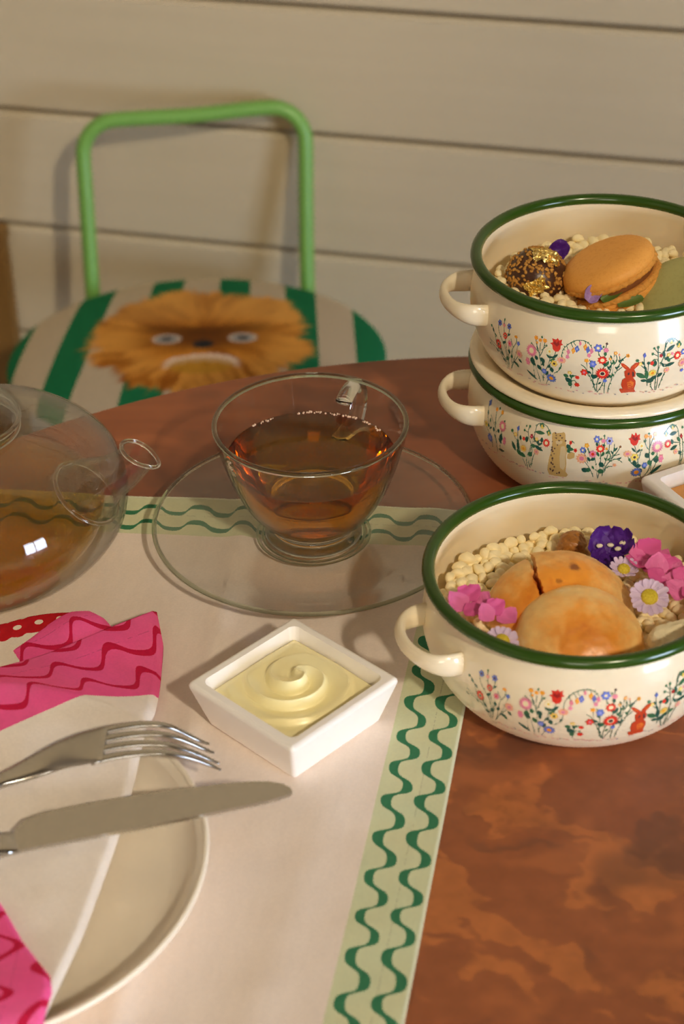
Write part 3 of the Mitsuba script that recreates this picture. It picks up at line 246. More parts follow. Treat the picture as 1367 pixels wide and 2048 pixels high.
PRINT_LEOPARD = [('S',[(np.float64(30.24),np.float64(28.86)),(np.float64(29.19),np.float64(36.37)),(np.float64(23.6),np.float64(40.99)),(np.float64(21.03),np.float64(44.1))]),('S',[(np.float64(34.55),np.float64(28.42)),(np.float64(34.69),np.float64(36.1)),(np.float64(32.92),np.float64(44.16)),(np.float64(31.67),np.float64(51.1))]),('S',[(np.float64(37.25),np.float64(31.0)),(np.float64(37.95),np.float64(37.68)),(np.float64(38.3),np.float64(44.7))]),('S',[(np.float64(32.92),np.float64(44.16)),(np.float64(35.97),np.float64(51.12))]),('S',[(np.float64(28.96),np.float64(38.77)),(np.float64(25.47),np.float64(45.88)),(np.float64(23.99),np.float64(51.77))]),('S',[(np.float64(33.24),np.float64(42.36)),(np.float64(27.78),np.float64(47.47))]),('S',[(np.float64(34.64),np.float64(34.0)),(np.float64(31.73),np.float64(40.65))]),('S',[(np.float64(56.14),np.float64(26.88)),(np.float64(56.05),np.float64(34.24)),(np.float64(59.13),np.float64(46.02)),(np.float64(59.6),np.float64(51.47)),(np.float64(60.41),np.float64(54.46)),(np.float64(62.27),np.float64(55.15)),(np.float64(65.35),np.float64(54.64)),(np.float64(67.31),np.float64(52.17))]),('S',[(np.float64(57.59),np.float64(28.08)),(np.float64(58.58),np.float64(34.67)),(np.float64(58.63),np.float64(41.61)),(np.float64(55.33),np.float64(49.75)),(np.float64(55.9),np.float64(51.91))]),('S',[(np.float64(58.78),np.float64(29.73)),(np.float64(60.01),np.float64(36.7)),(np.float64(61.24),np.float64(40.05))]),('S',[(np.float64(54.99),np.float64(28.15)),(np.float64(53.4),np.float64(33.17)),(np.float64(51.07),np.float64(39.38)),(np.float64(49.08),np.float64(47.64))]),('S',[(np.float64(51.81),np.float64(36.7)),(np.float64(46.45),np.float64(45.27))]),('S',[(np.float64(59.31),np.float64(44.69)),(np.float64(63.89),np.float64(46.95))]),('S',[(np.float64(57.11),np.float64(28.46)),(np.float64(57.32),np.float64(34.73)),(np.float64(58.98),np.float64(43.16))]),('S',[(np.float64(55.61),np.float64(48.52)),(np.float64(53.12),np.float64(49.04))]),('S',[(np.float64(62.02),np.float64(42.21)),(np.float64(64.35),np.float64(42.91))]),('S',[(np.float64(80.3),np.float64(40.87)),(np.float64(79.14),np.float64(44.91)),(np.float64(79.5),np.float64(48.07)),(np.float64(80.66),np.float64(49.54)),(np.float64(81.4),np.float64(48.79))]),('S',[(np.float64(79.32),np.float64(45.39)),(np.float64(82.15),np.float64(45.38))]),('L',np.float64(32.06),np.float64(40.81),2.23,80,1.34),('L',np.float64(35.81),np.float64(41.62),1.79,80,1.52),('L',np.float64(38.18),np.float64(38.79),3.57,90,1.96),('L',np.float64(38.24),np.float64(30.97),4.02,-10,1.34),('L',np.float64(37.71),np.float64(36.56),2.68,40,1.34),('L',np.float64(27.06),np.float64(40.79),1.79,60,0.89),('L',np.float64(28.34),np.float64(44.38),2.23,90,0.89),('L',np.float64(25.36),np.float64(47.26),2.23,80,1.16),('L',np.float64(29.48),np.float64(40.52),1.79,-50,0.89),('L',np.float64(33.55),np.float64(37.56),1.79,60,0.89),('L',np.float64(62.28),np.float64(50.47),4.47,-5,1.52),('L',np.float64(62.51),np.float64(42.13),4.47,20,1.52),('L',np.float64(47.61),np.float64(37.99),4.47,60,1.61),('L',np.float64(55.25),np.float64(44.76),2.68,90,1.52),('L',np.float64(61.68),np.float64(45.42),3.13,60,1.25),('L',np.float64(58.0),np.float64(37.01),2.23,30,2.23),('L',np.float64(51.33),np.float64(35.49),3.57,40,1.96),('L',np.float64(53.45),np.float64(35.05),3.13,20,1.96),('L',np.float64(50.29),np.float64(39.07),4.02,80,1.34),('L',np.float64(59.56),np.float64(42.4),1.79,0,1.79),('L',np.float64(49.73),np.float64(41.77),2.23,60,0.8),('L',np.float64(63.89),np.float64(46.95),2.23,90,1.34),('L',np.float64(51.34),np.float64(44.31),2.23,80,1.16),('L',np.float64(63.24),np.float64(44.48),2.68,-40,0.89),('L',np.float64(59.84),np.float64(46.24),2.68,60,0.89),('L',np.float64(78.55),np.float64(46.61),2.23,50,1.79),('L',np.float64(79.97),np.float64(45.5),2.23,0,1.52),('L',np.float64(78.75),np.float64(44.37),1.79,80,1.52),('F',np.float64(24.85),np.float64(52.64),1.16,1.85,'b','b',4),('F',np.float64(31.67),np.float64(52.02),0.98,1.13,'o','o',6),('F',np.float64(36.26),np.float64(52.24),1.07,1.23,'o','o',6),('F',np.float64(21.2),np.float64(43.45),1.07,2.36,'o','y',5),('F',np.float64(24.98),np.float64(40.71),1.52,1.75,'y','k',6),('F',np.float64(38.46),np.float64(45.49),2.5,3.08,'p','w',14),('F',np.float64(40.8),np.float64(38.0),1.16,2.57,'p','p',6),('F',np.float64(29.17),np.float64(34.28),2.23,2.57,'b','l',8),('F',np.float64(33.63),np.float64(53.31),0.54,0.72,'g','g',4),('F',np.float64(39.21),np.float64(48.59),0.45,0.62,'g','g',4),('F',np.float64(66.61),np.float64(46.09),1.96,2.26,'r','w',12),('F',np.float64(53.77),np.float64(38.94),1.88,1.95,'y','o',9),('F',np.float64(61.52),np.float64(39.66),1.52,1.85,'e','p',7),('F',np.float64(53.45),np.float64(44.5),0.89,1.13,'r','r',5),('F',np.float64(57.92),np.float64(47.23),0.89,1.34,'d','p',5),('F',np.float64(62.73),np.float64(54.22),1.34,1.34,'g','y',4),('F',np.float64(63.09),np.float64(53.36),0.98,0.72,'y','y',5),('F',np.float64(67.15),np.float64(51.7),1.25,1.54,'g','y',4),('F',np.float64(67.45),np.float64(50.68),0.89,0.62,'y','k',5),('F',np.float64(49.13),np.float64(48.56),0.8,1.44,'b','b',4),('F',np.float64(45.59),np.float64(46.1),0.89,0.92,'g','g',6),('F',np.float64(47.94),np.float64(44.91),1.16,1.23,'y','w',5),('F',np.float64(55.9),np.float64(51.91),0.67,0.77,'g','g',6),('F',np.float64(53.12),np.float64(49.04),0.58,0.67,'g','g',6),('F',np.float64(53.87),np.float64(51.49),0.45,0.51,'g','g',6),('F',np.float64(61.02),np.float64(46.59),0.98,1.03,'y','w',5),('F',np.float64(79.54),np.float64(48.85),0.8,1.13,'r','d',5),('F',np.float64(82.38),np.float64(45.19),0.89,1.13,'r','d',5),('P','T',[(np.float64(69.96),np.float64(47.13)),(np.float64(69.43),np.float64(49.19)),(np.float64(69.18),np.float64(51.73)),(np.float64(70.07),np.float64(52.57)),(np.float64(71.53),np.float64(52.23)),(np.float64(74.18),np.float64(52.96)),(np.float64(75.23),np.float64(53.55)),(np.float64(76.11),np.float64(52.88)),(np.float64(76.59),np.float64(50.18)),(np.float64(77.11),np.float64(47.68)),(np.float64(78.06),np.float64(44.72)),(np.float64(77.66),np.float64(41.35)),(np.float64(78.17),np.float64(36.6)),(np.float64(77.85),np.float64(31.72)),(np.float64(79.16),np.float64(29.97)),(np.float64(78.02),np.float64(28.11)),(np.float64(74.85),np.float64(27.73)),(np.float64(71.63),np.float64(27.44)),(np.float64(68.83),np.float64(27.47)),(np.float64(68.04),np.float64(30.17)),(np.float64(68.88),np.float64(37.42)),(np.float64(69.84),np.float64(42.95))]),('P','C',[(np.float64(74.64),np.float64(45.9)),(np.float64(76.55),np.float64(46.7)),(np.float64(77.66),np.float64(44.17)),(np.float64(77.38),np.float64(40.34)),(np.float64(77.79),np.float64(35.52)),(np.float64(76.74),np.float64(32.6)),(np.float64(74.96),np.float64(33.83)),(np.float64(74.46),np.float64(39.75))]),('P','C',[(np.float64(71.63),np.float64(48.37)),(np.float64(75.15),np.float64(49.06)),(np.float64(75.1),np.float64(47.75)),(np.float64(73.64),np.float64(46.81)),(np.float64(71.79),np.float64(47.09))]),('P','T',[(np.float64(78.45),np.float64(42.44)),(np.float64(80.52),np.float64(43.96)),(np.float64(82.07),np.float64(43.51)),(np.float64(82.01),np.float64(41.14)),(np.float64(79.94),np.float64(39.85)),(np.float64(78.4),np.float64(40.05))]),('P','k',[(np.float64(70.71),np.float64(49.9)),(np.float64(72.05),np.float64(50.19)),(np.float64(71.94),np.float64(49.39))]),('P','k',[(np.float64(74.05),np.float64(50.58)),(np.float64(75.35),np.float64(51.03)),(np.float64(74.8),np.float64(50.03))]),('P','k',[(np.float64(72.68),np.float64(49.02)),(np.float64(74.0),np.float64(49.28)),(np.float64(73.44),np.float64(48.39))]),('P','k',[(np.float64(72.45),np.float64(46.37)),(np.float64(72.76),np.float64(46.87)),(np.float64(73.17),np.float64(46.52)),(np.float64(72.85),np.float64(46.09))]),('P','k',[(np.float64(70.0),np.float64(42.3)),(np.float64(70.51),np.float64(43.15)),(np.float64(71.15),np.float64(42.58)),(np.float64(70.63),np.float64(41.85))]),('P','k',[(np.float64(73.15),np.float64(51.44)),(np.float64(73.56),np.float64(52.08)),(np.float64(74.12),np.float64(51.64)),(np.float64(73.7),np.float64(51.09))]),('P','k',[(np.float64(70.97),np.float64(31.12)),(np.float64(71.38),np.float64(31.82)),(np.float64(71.75),np.float64(31.35)),(np.float64(71.35),np.float64(30.76))]),('P','k',[(np.float64(70.35),np.float64(30.48)),(np.float64(70.96),np.float64(31.51)),(np.float64(71.5),np.float64(30.81)),(np.float64(70.9),np.float64(29.92))]),('P','k',[(np.float64(71.46),np.float64(33.36)),(np.float64(71.89),np.float64(34.09)),(np.float64(72.33),np.float64(33.59)),(np.float64(71.9),np.float64(32.95))]),('P','k',[(np.float64(69.75),np.float64(35.76)),(np.float64(70.19),np.float64(36.49)),(np.float64(70.68),np.float64(36.0)),(np.float64(70.24),np.float64(35.36))]),('P','k',[(np.float64(71.37),np.float64(33.49)),(np.float64(71.85),np.float64(34.31)),(np.float64(72.32),np.float64(33.76)),(np.float64(71.85),np.float64(33.05))]),('P','k',[(np.float64(69.17),np.float64(31.59)),(np.float64(69.64),np.float64(32.39)),(np.float64(70.09),np.float64(31.87)),(np.float64(69.61),np.float64(31.16))]),('P','k',[(np.float64(70.58),np.float64(34.86)),(np.float64(71.07),np.float64(35.7)),(np.float64(71.61),np.float64(35.14)),(np.float64(71.1),np.float64(34.4))]),('P','k',[(np.float64(70.43),np.float64(37.39)),(np.float64(70.78),np.float64(37.98)),(np.float64(71.2),np.float64(37.59)),(np.float64(70.84),np.float64(37.07))]),('P','k',[(np.float64(69.58),np.float64(43.25)),(np.float64(70.06),np.float64(44.05)),(np.float64(70.65),np.float64(43.52)),(np.float64(70.16),np.float64(42.83))]),('P','k',[(np.float64(73.92),np.float64(30.15)),(np.float64(74.52),np.float64(31.22)),(np.float64(75.09),np.float64(30.47)),(np.float64(74.48),np.float64(29.53))]),('P','k',[(np.float64(69.71),np.float64(35.37)),(np.float64(70.24),np.float64(36.27)),(np.float64(70.81),np.float64(35.67)),(np.float64(70.28),np.float64(34.9))]),('P','k',[(np.float64(72.8),np.float64(29.32)),(np.float64(73.27),np.float64(30.13)),(np.float64(73.69),np.float64(29.57)),(np.float64(73.22),np.float64(28.87))]),('P','k',[(np.float64(70.48),np.float64(52.22)),(np.float64(70.85),np.float64(52.8)),(np.float64(71.38),np.float64(52.39)),(np.float64(70.99),np.float64(51.88))]),('P','k',[(np.float64(76.28),np.float64(49.28)),(np.float64(76.73),np.float64(49.98)),(np.float64(77.34),np.float64(49.46)),(np.float64(76.87),np.float64(48.86))]),('P','k',[(np.float64(69.43),np.float64(42.88)),(np.float64(69.77),np.float64(43.44)),(np.float64(70.18),np.float64(43.06)),(np.float64(69.84),np.float64(42.58))]),('P','k',[(np.float64(69.46),np.float64(39.94)),(np.float64(69.84),np.float64(40.57)),(np.float64(70.3),np.float64(40.16)),(np.float64(69.91),np.float64(39.61))]),('P','k',[(np.float64(69.37),np.float64(31.08)),(np.float64(69.83),np.float64(31.87)),(np.float64(70.24),np.float64(31.34)),(np.float64(69.78),np.float64(30.67))]),('P','k',[(np.float64(71.16),np.float64(51.12)),(np.float64(71.46),np.float64(51.6)),(np.float64(71.88),np.float64(51.28)),(np.float64(71.57),np.float64(50.86))]),('P','k',[(np.float64(69.46),np.float64(44.39)),(np.float64(69.96),np.float64(45.22)),(np.float64(70.59),np.float64(44.67)),(np.float64(70.08),np.float64(43.94))]),('P','k',[(np.float64(69.46),np.float64(47.56)),(np.float64(69.77),np.float64(48.06)),(np.float64(70.2),np.float64(47.73)),(np.float64(69.88),np.float64(47.29))]),('P','k',[(np.float64(70.16),np.float64(38.32)),(np.float64(70.66),np.float64(39.17)),(np.float64(71.26),np.float64(38.59)),(np.float64(70.75),np.float64(37.85))]),('P','k',[(np.float64(71.04),np.float64(44.18)),(np.float64(71.44),np.float64(44.84)),(np.float64(71.93),np.float64(44.39)),(np.float64(71.53),np.float64(43.82))]),('P','k',[(np.float64(71.07),np.float64(41.14)),(np.float64(71.39),np.float64(41.68)),(np.float64(71.8),np.float64(41.31)),(np.float64(71.46),np.float64(40.83))]),('S',[(np.float64(92.13),np.float64(30.52)),(np.float64(89.27),np.float64(37.25)),(np.float64(86.09),np.float64(40.76))]),('S',[(np.float64(94.53),np.float64(29.51)),(np.float64(93.52),np.float64(36.6)),(np.float64(92.36),np.float64(42.29)),(np.float64(90.87),np.float64(45.89))]),('S',[(np.float64(94.71),np.float64(30.12)),(np.float64(95.49),np.float64(39.14)),(np.float64(95.1),np.float64(46.14)),(np.float64(93.47),np.float64(52.06))]),('S',[(np.float64(96.77),np.float64(31.39)),(np.float64(97.61),np.float64(38.73)),(np.float64(99.34),np.float64(46.24)),(np.float64(99.57),np.float64(50.96))]),('S',[(np.float64(96.77),np.float64(31.39)),(np.float64(99.27),np.float64(39.25)),(np.float64(102.82),np.float64(44.4)),(np.float64(105.26),np.float64(48.33))]),('S',[(np.float64(99.27),np.float64(39.25)),(np.float64(103.38),np.float64(41.59)),(np.float64(106.46),np.float64(39.57))]),('S',[(np.float64(97.87),np.float64(34.22)),(np.float64(99.38),np.float64(37.3)),(np.float64(101.49),np.float64(37.3))]),('S',[(np.float64(96.42),np.float64(45.28)),(np.float64(97.05),np.float64(49.65)),(np.float64(96.85),np.float64(53.83))]),('S',[(np.float64(102.02),np.float64(43.49)),(np.float64(104.96),np.float64(44.35))]),('S',[(np.float64(100.84),np.float64(41.62)),(np.float64(101.89),np.float64(46.24)),(np.float64(102.21),np.float64(49.68))]),('S',[(np.float64(103.38),np.float64(41.59)),(np.float64(105.9),np.float64(42.44))]),('S',[(np.float64(100.39),np.float64(42.1)),(np.float64(99.8),np.float64(45.35)),(np.float64(98.23),np.float64(47.33))]),('S',[(np.float64(91.57),np.float64(41.3)),(np.float64(89.66),np.float64(44.88)),(np.float64(88.14),np.float64(48.28))]),('S',[(np.float64(89.19),np.float64(38.7)),(np.float64(86.64),np.float64(45.49))]),('S',[(np.float64(117.66),np.float64(28.13)),(np.float64(115.34),np.float64(35.81)),(np.float64(114.11),np.float64(42.72)),(np.float64(112.67),np.float64(48.28))]),('S',[(np.float64(119.14),np.float64(30.23)),(np.float64(120.92),np.float64(39.86)),(np.float64(120.74),np.float64(45.51)),(np.float64(122.71),np.float64(50.43)),(np.float64(123.98),np.float64(52.36))]),('S',[(np.float64(120.74),np.float64(45.06)),(np.float64(118.51),np.float64(49.34)),(np.float64(119.05),np.float64(52.25))]),('S',[(np.float64(120.74),np.float64(45.06)),(np.float64(121.14),np.float64(51.95))]),('S',[(np.float64(120.67),np.float64(29.33)),(np.float64(123.59),np.float64(34.37)),(np.float64(124.92),np.float64(44.77))]),('S',[(np.float64(121.91),np.float64(33.1)),(np.float64(124.12),np.float64(40.22)),(np.float64(126.99),np.float64(39.13))]),('S',[(np.float64(114.89),np.float64(35.88)),(np.float64(110.75),np.float64(39.75)),(np.float64(109.04),np.float64(44.13))]),('S',[(np.float64(115.07),np.float64(40.72)),(np.float64(116.68),np.float64(47.85))]),('S',[(np.float64(122.26),np.float64(29.57)),(np.float64(124.8),np.float64(32.45))]),('S',[(np.float64(118.07),np.float64(49.83)),(np.float64(117.87),np.float64(50.7))]),('S',[(np.float64(138.85),np.float64(32.12)),(np.float64(138.97),np.float64(40.25)),(np.float64(138.15),np.float64(49.68)),(np.float64(137.12),np.float64(54.22)),(np.float64(135.13),np.float64(55.33)),(np.float64(131.83),np.float64(54.19)),(np.float64(130.56),np.float64(51.95))]),('S',[(np.float64(139.74),np.float64(31.79)),(np.float64(140.62),np.float64(39.72)),(np.float64(139.73),np.float64(49.25))]),('S',[(np.float64(138.35),np.float64(45.18)),(np.float64(133.7),np.float64(46.44)),(np.float64(131.69),np.float64(46.48))]),('S',[(np.float64(138.43),np.float64(40.42)),(np.float64(136.33),np.float64(40.57))]),('L',np.float64(95.75),np.float64(34.41),2.68,0,2.23),('L',np.float64(95.94),np.float64(38.44),2.68,60,1.96),('L',np.float64(87.71),np.float64(34.54),2.68,20,2.23),('L',np.float64(89.39),np.float64(34.73),2.23,80,1.79),('L',np.float64(89.47),np.float64(41.12),2.23,60,1.16),('L',np.float64(91.57),np.float64(41.3),2.23,-30,1.34),('L',np.float64(96.47),np.float64(44.37),2.23,-60,1.07),('L',np.float64(93.94),np.float64(44.26),2.23,60,1.07),('L',np.float64(98.53),np.float64(45.34),1.79,-50,0.8),('L',np.float64(101.08),np.float64(45.35),1.79,60,0.63),('L',np.float64(103.14),np.float64(47.09),1.79,-60,0.63),('L',np.float64(97.88),np.float64(41.6),1.79,60,0.71),('L',np.float64(99.57),np.float64(41.62),1.79,-40,0.71),('L',np.float64(93.2),np.float64(49.5),1.79,80,0.98),('L',np.float64(96.67),np.float64(48.79),1.79,60,0.8),('L',np.float64(89.66),np.float64(44.88),1.79,60,0.71),('L',np.float64(87.49),np.float64(45.58),1.79,80,0.71),('L',np.float64(91.84),np.float64(36.48),1.79,60,0.89),('L',np.float64(105.06),np.float64(42.01),1.34,10,0.54),('L',np.float64(102.3),np.float64(46.68),1.34,80,0.54),('L',np.float64(112.24),np.float64(46.14),2.68,50,0.8),('L',np.float64(114.89),np.float64(45.42),2.23,-40,0.89),('L',np.float64(119.47),np.float64(42.23),2.68,60,1.96),('L',np.float64(122.64),np.float64(42.86),1.79,80,1.52),('L',np.float64(124.63),np.float64(39.16),3.57,90,2.23),('L',np.float64(124.43),np.float64(38.71),2.68,20,1.61),('L',np.float64(121.02),np.float64(37.9),2.68,60,1.96),('L',np.float64(124.95),np.float64(32.98),5.8,-38,1.52),('L',np.float64(112.97),np.float64(38.57),3.13,80,1.61),('L',np.float64(114.82),np.float64(36.89),2.68,0,1.79),('L',np.float64(110.27),np.float64(40.74),1.79,60,0.89),('L',np.float64(116.22),np.float64(46.16),1.79,60,0.71),('L',np.float64(117.99),np.float64(35.93),2.68,60,1.34),('L',np.float64(116.37),np.float64(34.1),2.23,60,1.34),('L',np.float64(134.83),np.float64(50.97),3.57,-5,1.52),('L',np.float64(134.72),np.float64(43.39),3.57,-20,1.52),('L',np.float64(133.72),np.float64(46.88),2.23,80,1.34),('L',np.float64(137.9),np.float64(47.12),2.68,60,1.25),('L',np.float64(138.74),np.float64(39.36),1.79,0,1.61),('F',np.float64(93.04),np.float64(52.04),1.7,1.85,'b','w',6),('F',np.float64(99.56),np.float64(51.39),1.96,2.05,'l','k',6),('F',np.float64(96.45),np.float64(51.34),1.16,1.13,'p','p',6),('F',np.float64(95.04),np.float64(47.23),2.23,2.05,'r','w',9),('F',np.float64(91.32),np.float64(44.18),1.96,2.05,'p','r',8),('F',np.float64(88.04),np.float64(48.49),1.25,1.23,'o','y',5),('F',np.float64(86.1),np.float64(45.89),1.43,1.64,'b','w',6),('F',np.float64(85.85),np.float64(41.2),2.77,2.77,'e','p',11),('F',np.float64(102.7),np.float64(38.26),0.98,0.92,'e','o',5),('F',np.float64(98.23),np.float64(47.33),0.63,0.72,'o','o',5),('F',np.float64(105.26),np.float64(48.33),0.63,0.62,'k','o',4),('F',np.float64(96.85),np.float64(53.83),0.54,0.62,'g','g',4),('F',np.float64(95.19),np.float64(52.35),0.4,0.51,'g','g',4),('F',np.float64(109.03),np.float64(44.36),2.23,1.75,'e','p',9),('F',np.float64(112.81),np.float64(42.16),2.05,2.05,'y','k',6),('F',np.float64(114.27),np.float64(33.04),2.95,2.77,'b','o',13),('F',np.float64(118.38),np.float64(36.87),1.52,1.75,'b','l',6),('F',np.float64(125.15),np.float64(46.09),3.13,3.18,'p','w',16),('F',np.float64(127.23),np.float64(39.07),1.43,2.46,'p','p',6),('F',np.float64(119.06),np.float64(52.46),1.16,1.13,'o','o',6),('F',np.float64(121.37),np.float64(51.92),0.98,0.92,'o','o',6),('F',np.float64(124.15),np.float64(52.75),1.16,1.23,'o','o',6),('F',np.float64(123.43),np.float64(50.52),0.63,0.72,'o','o',5),('F',np.float64(116.45),np.float64(47.87),1.96,1.95,'w','y',7),('F',np.float64(120.76),np.float64(53.59),0.63,0.51,'g','g',4),('F',np.float64(117.99),np.float64(50.04),0.4,0.62,'g','g',4),('F',np.float64(131.19),np.float64(46.38),1.96,2.16,'r','w',12),('F',np.float64(134.75),np.float64(54.45),1.34,1.34,'g','y',4),('F',np.float64(134.77),np.float64(53.63),0.89,0.62,'y','y',5),('F',np.float64(130.56),np.float64(51.95),1.16,1.44,'g','y',4),('F',np.float64(130.49),np.float64(50.88),0.8,0.62,'y','k',5),('F',np.float64(135.91),np.float64(40.92),1.34,1.54,'e','p',7),('F',np.float64(139.63),np.float64(48.4),0.8,1.23,'d','r',4),('F',np.float64(140.96),np.float64(52.61),0.63,0.72,'g','g',6),('P','r',[(np.float64(109.57),np.float64(52.14)),(np.float64(110.91),np.float64(52.67)),(np.float64(111.4),np.float64(54.47)),(np.float64(112.71),np.float64(53.35)),(np.float64(113.45),np.float64(54.91)),(np.float64(114.3),np.float64(53.41)),(np.float64(115.69),np.float64(53.88)),(np.float64(115.3),np.float64(52.07)),(np.float64(115.92),np.float64(51.36)),(np.float64(114.7),np.float64(51.07)),(np.float64(114.46),np.float64(49.82)),(np.float64(113.55),np.float64(48.63)),(np.float64(112.01),np.float64(48.55)),(np.float64(110.69),np.float64(49.94)),(np.float64(110.46),np.float64(51.45))]),('P','d',[(np.float64(111.13),np.float64(52.46)),(np.float64(112.27),np.float64(53.6)),(np.float64(112.92),np.float64(52.31)),(np.float64(114.29),np.float64(53.21)),(np.float64(114.48),np.float64(51.52)),(np.float64(112.9),np.float64(50.82))])]
# ================================================================== ROOM
def rp(m): return placed(m, ROOM)
scene['floor'] = mikit.ply(rp(box(A1 - A0 + .3, B1 + .3, .05, ((A0 + A1) / 2, B1 / 2, FLOOR_Z - .025))), 'floor_mat'); tag('floor', kind='structure')
scene['ceiling'] = mikit.ply(rp(box(A1 - A0 + .3, B1 + .3, .05, ((A0 + A1) / 2, B1 / 2, CEIL_Z + .025))), 'plaster_mat'); tag('ceiling', kind='structure')
scene['wall_left'] = mikit.ply(rp(box(.1, B1, CEIL_Z - FLOOR_Z, (A0 - .05, B1 / 2, (CEIL_Z + FLOOR_Z) / 2))), 'plaster_mat'); tag('wall_left', kind='structure')
def wall_with_hole(length, z0, z1, h0, h1, k0, k1, t=.1):
    """A wall in x (0..length) and z with one opening h0..h1 by k0..k1."""
    def p(x0, x1, za, zb): return box(x1 - x0, t, zb - za, ((x0 + x1) / 2, 0, (za + zb) / 2))
    return cat([p(0, h0, z0, z1), p(h1, length, z0, z1), p(h0, h1, z0, k0), p(h0, h1, k1, z1)])
def window(key, M, w, h, light, nx, nz):
    """A window in its wall's own plane: x along, y into the room, z up, centred; frame, bars and the lit pane."""
    fr = cat([box(w + .1, .06, .05, (0, 0, s * (h / 2 + .02))) for s in (-1, 1)] + [box(.05, .06, h + .1, (s * (w / 2 + .02), 0, 0)) for s in (-1, 1)])
    scene[key + '__frame'] = mikit.ply(placed(fr, M), 'china_mat')
    bars = [box(.022, .05, h, (-w / 2 + w * i / nx, 0, 0)) for i in range(1, nx)] + [box(w, .05, .022, (0, 0, -h / 2 + h * i / nz)) for i in range(1, nz)]
    for b in bars: put(key + '__glazing_bar', placed(b, M), 'china_mat', False)
    pane = trimesh.Trimesh([[-w / 2, -.03, -h / 2], [w / 2, -.03, -h / 2], [w / 2, -.03, h / 2], [-w / 2, -.03, h / 2]], [[0, 2, 1], [0, 3, 2]], process=False)
    pane = placed(pane, M)
    want = M[:3, 1]
    if pane.face_normals[0] @ want < 0: pane.invert()
    scene[key + '__pane'] = {**mikit.ply(pane, 'china_mat'), 'emitter': {'type': 'area', 'radiance': {'type': 'rgb', 'value': light}}}
    tag(key, kind='structure')
# right wall, cool daylight
RW = dict(b0=1.60, b1=2.36, z0=-.34, z1=.62)
def frame_at(o, x, y):
    M = np.eye(4); M[:3, 0], M[:3, 1], M[:3, 2], M[:3, 3] = x, y, [0, 0, 1], o; return M
HW = dict(b0=3.44, b1=3.76, z0=2.46, z1=2.78)
def wb(b0, b1, z0, z1): return box(b1 - b0, .1, z1 - z0, ((b0 + b1) / 2, 0, (z0 + z1) / 2))
zm = 1.75
m = cat([wb(0, RW['b0'], FLOOR_Z, zm), wb(RW['b1'], B1, FLOOR_Z, zm), wb(RW['b0'], RW['b1'], FLOOR_Z, RW['z0']), wb(RW['b0'], RW['b1'], RW['z1'], zm),
    wb(0, HW['b0'], zm, CEIL_Z), wb(HW['b1'], B1, zm, CEIL_Z), wb(HW['b0'], HW['b1'], zm, HW['z0']), wb(HW['b0'], HW['b1'], HW['z1'], CEIL_Z)])
scene['wall_right'] = mikit.ply(placed(m, frame_at(room(A1 + .05, 0, 0), -WN, WE)), 'plaster_mat', False); tag('wall_right', kind='structure')
window('window_3', frame_at(room(A1 + .04, (HW['b0'] + HW['b1']) / 2, (HW['z0'] + HW['z1']) / 2), -WN, -WE), HW['b1'] - HW['b0'], HW['z1'] - HW['z0'], DAY_HIGH, 1, 1)
window('window_1', frame_at(room(A1 + .04, (RW['b0'] + RW['b1']) / 2, (RW['z0'] + RW['z1']) / 2), -WN, -WE), RW['b1'] - RW['b0'], RW['z1'] - RW['z0'], DAY_COOL, 2, 2)
# wall behind the camera, warm low daylight
FW = dict(a0=.04, a1=.84, z0=.35, z1=1.25)
m = wall_with_hole(A1 - A0, FLOOR_Z, CEIL_Z, FW['a0'] - A0, FW['a1'] - A0, FW['z0'], FW['z1'])
scene['wall_front'] = mikit.ply(placed(m, frame_at(room(A0, B1 + .05, 0), WE, WN)), 'plaster_mat', False); tag('wall_front', kind='structure')
window('window_2', frame_at(room((FW['a0'] + FW['a1']) / 2, B1 + .04, (FW['z0'] + FW['z1']) / 2), WE, WN), FW['a1'] - FW['a0'], FW['z1'] - FW['z0'], DAY_WARM, 2, 2)
# the boarded wall: each horizontal board its own piece, a recessed joint between them
scene['wall_back'] = mikit.ply(rp(box(A1 - A0 + .2, .06, CEIL_Z - FLOOR_Z, ((A0 + A1) / 2, -.046, (CEIL_Z + FLOOR_Z) / 2))), 'groove_mat'); tag('wall_back', kind='structure')
SP = 0.1235; Z0 = -.032
bd = SP - .0045
sec = [(0, -bd / 2), (.012, -bd / 2), (.0155, -bd / 2 + .0035), (.0155, bd / 2 - .0035), (.012, bd / 2), (0, bd / 2)]
poly = Polygon(sec); bm = trimesh.creation.extrude_polygon(poly, A1 - A0)   # section in (b, z), extruded along a
bm.apply_transform(np.array([[0, 0, 1, A0], [1, 0, 0, -.0155], [0, 1, 0, 0], [0, 0, 0, 1.]]))
if bm.volume < 0: bm.invert()
bply = mikit.ply(rp(bm), 'board_mat', 25)
zz = Z0 - SP / 2
while zz + SP / 2 > FLOOR_Z + SP: zz -= SP
while zz < CEIL_Z:
    put('wall_back__board', bply, None, M=move((0, 0, zz))); zz += SP
# brown wooden piece standing against the wall at the left edge
put('wooden_post', placed(cat([rbox(.30, .014, .45, .003, (-.929, .0085, -.5065)), rbox(.304, .016, .016, .003, (-.929, .0095, -.283))]), ROOM), 'post_mat', 25)
tag('wooden_post', 'brown wooden board standing against the wall, left of the chair', 'wooden board')

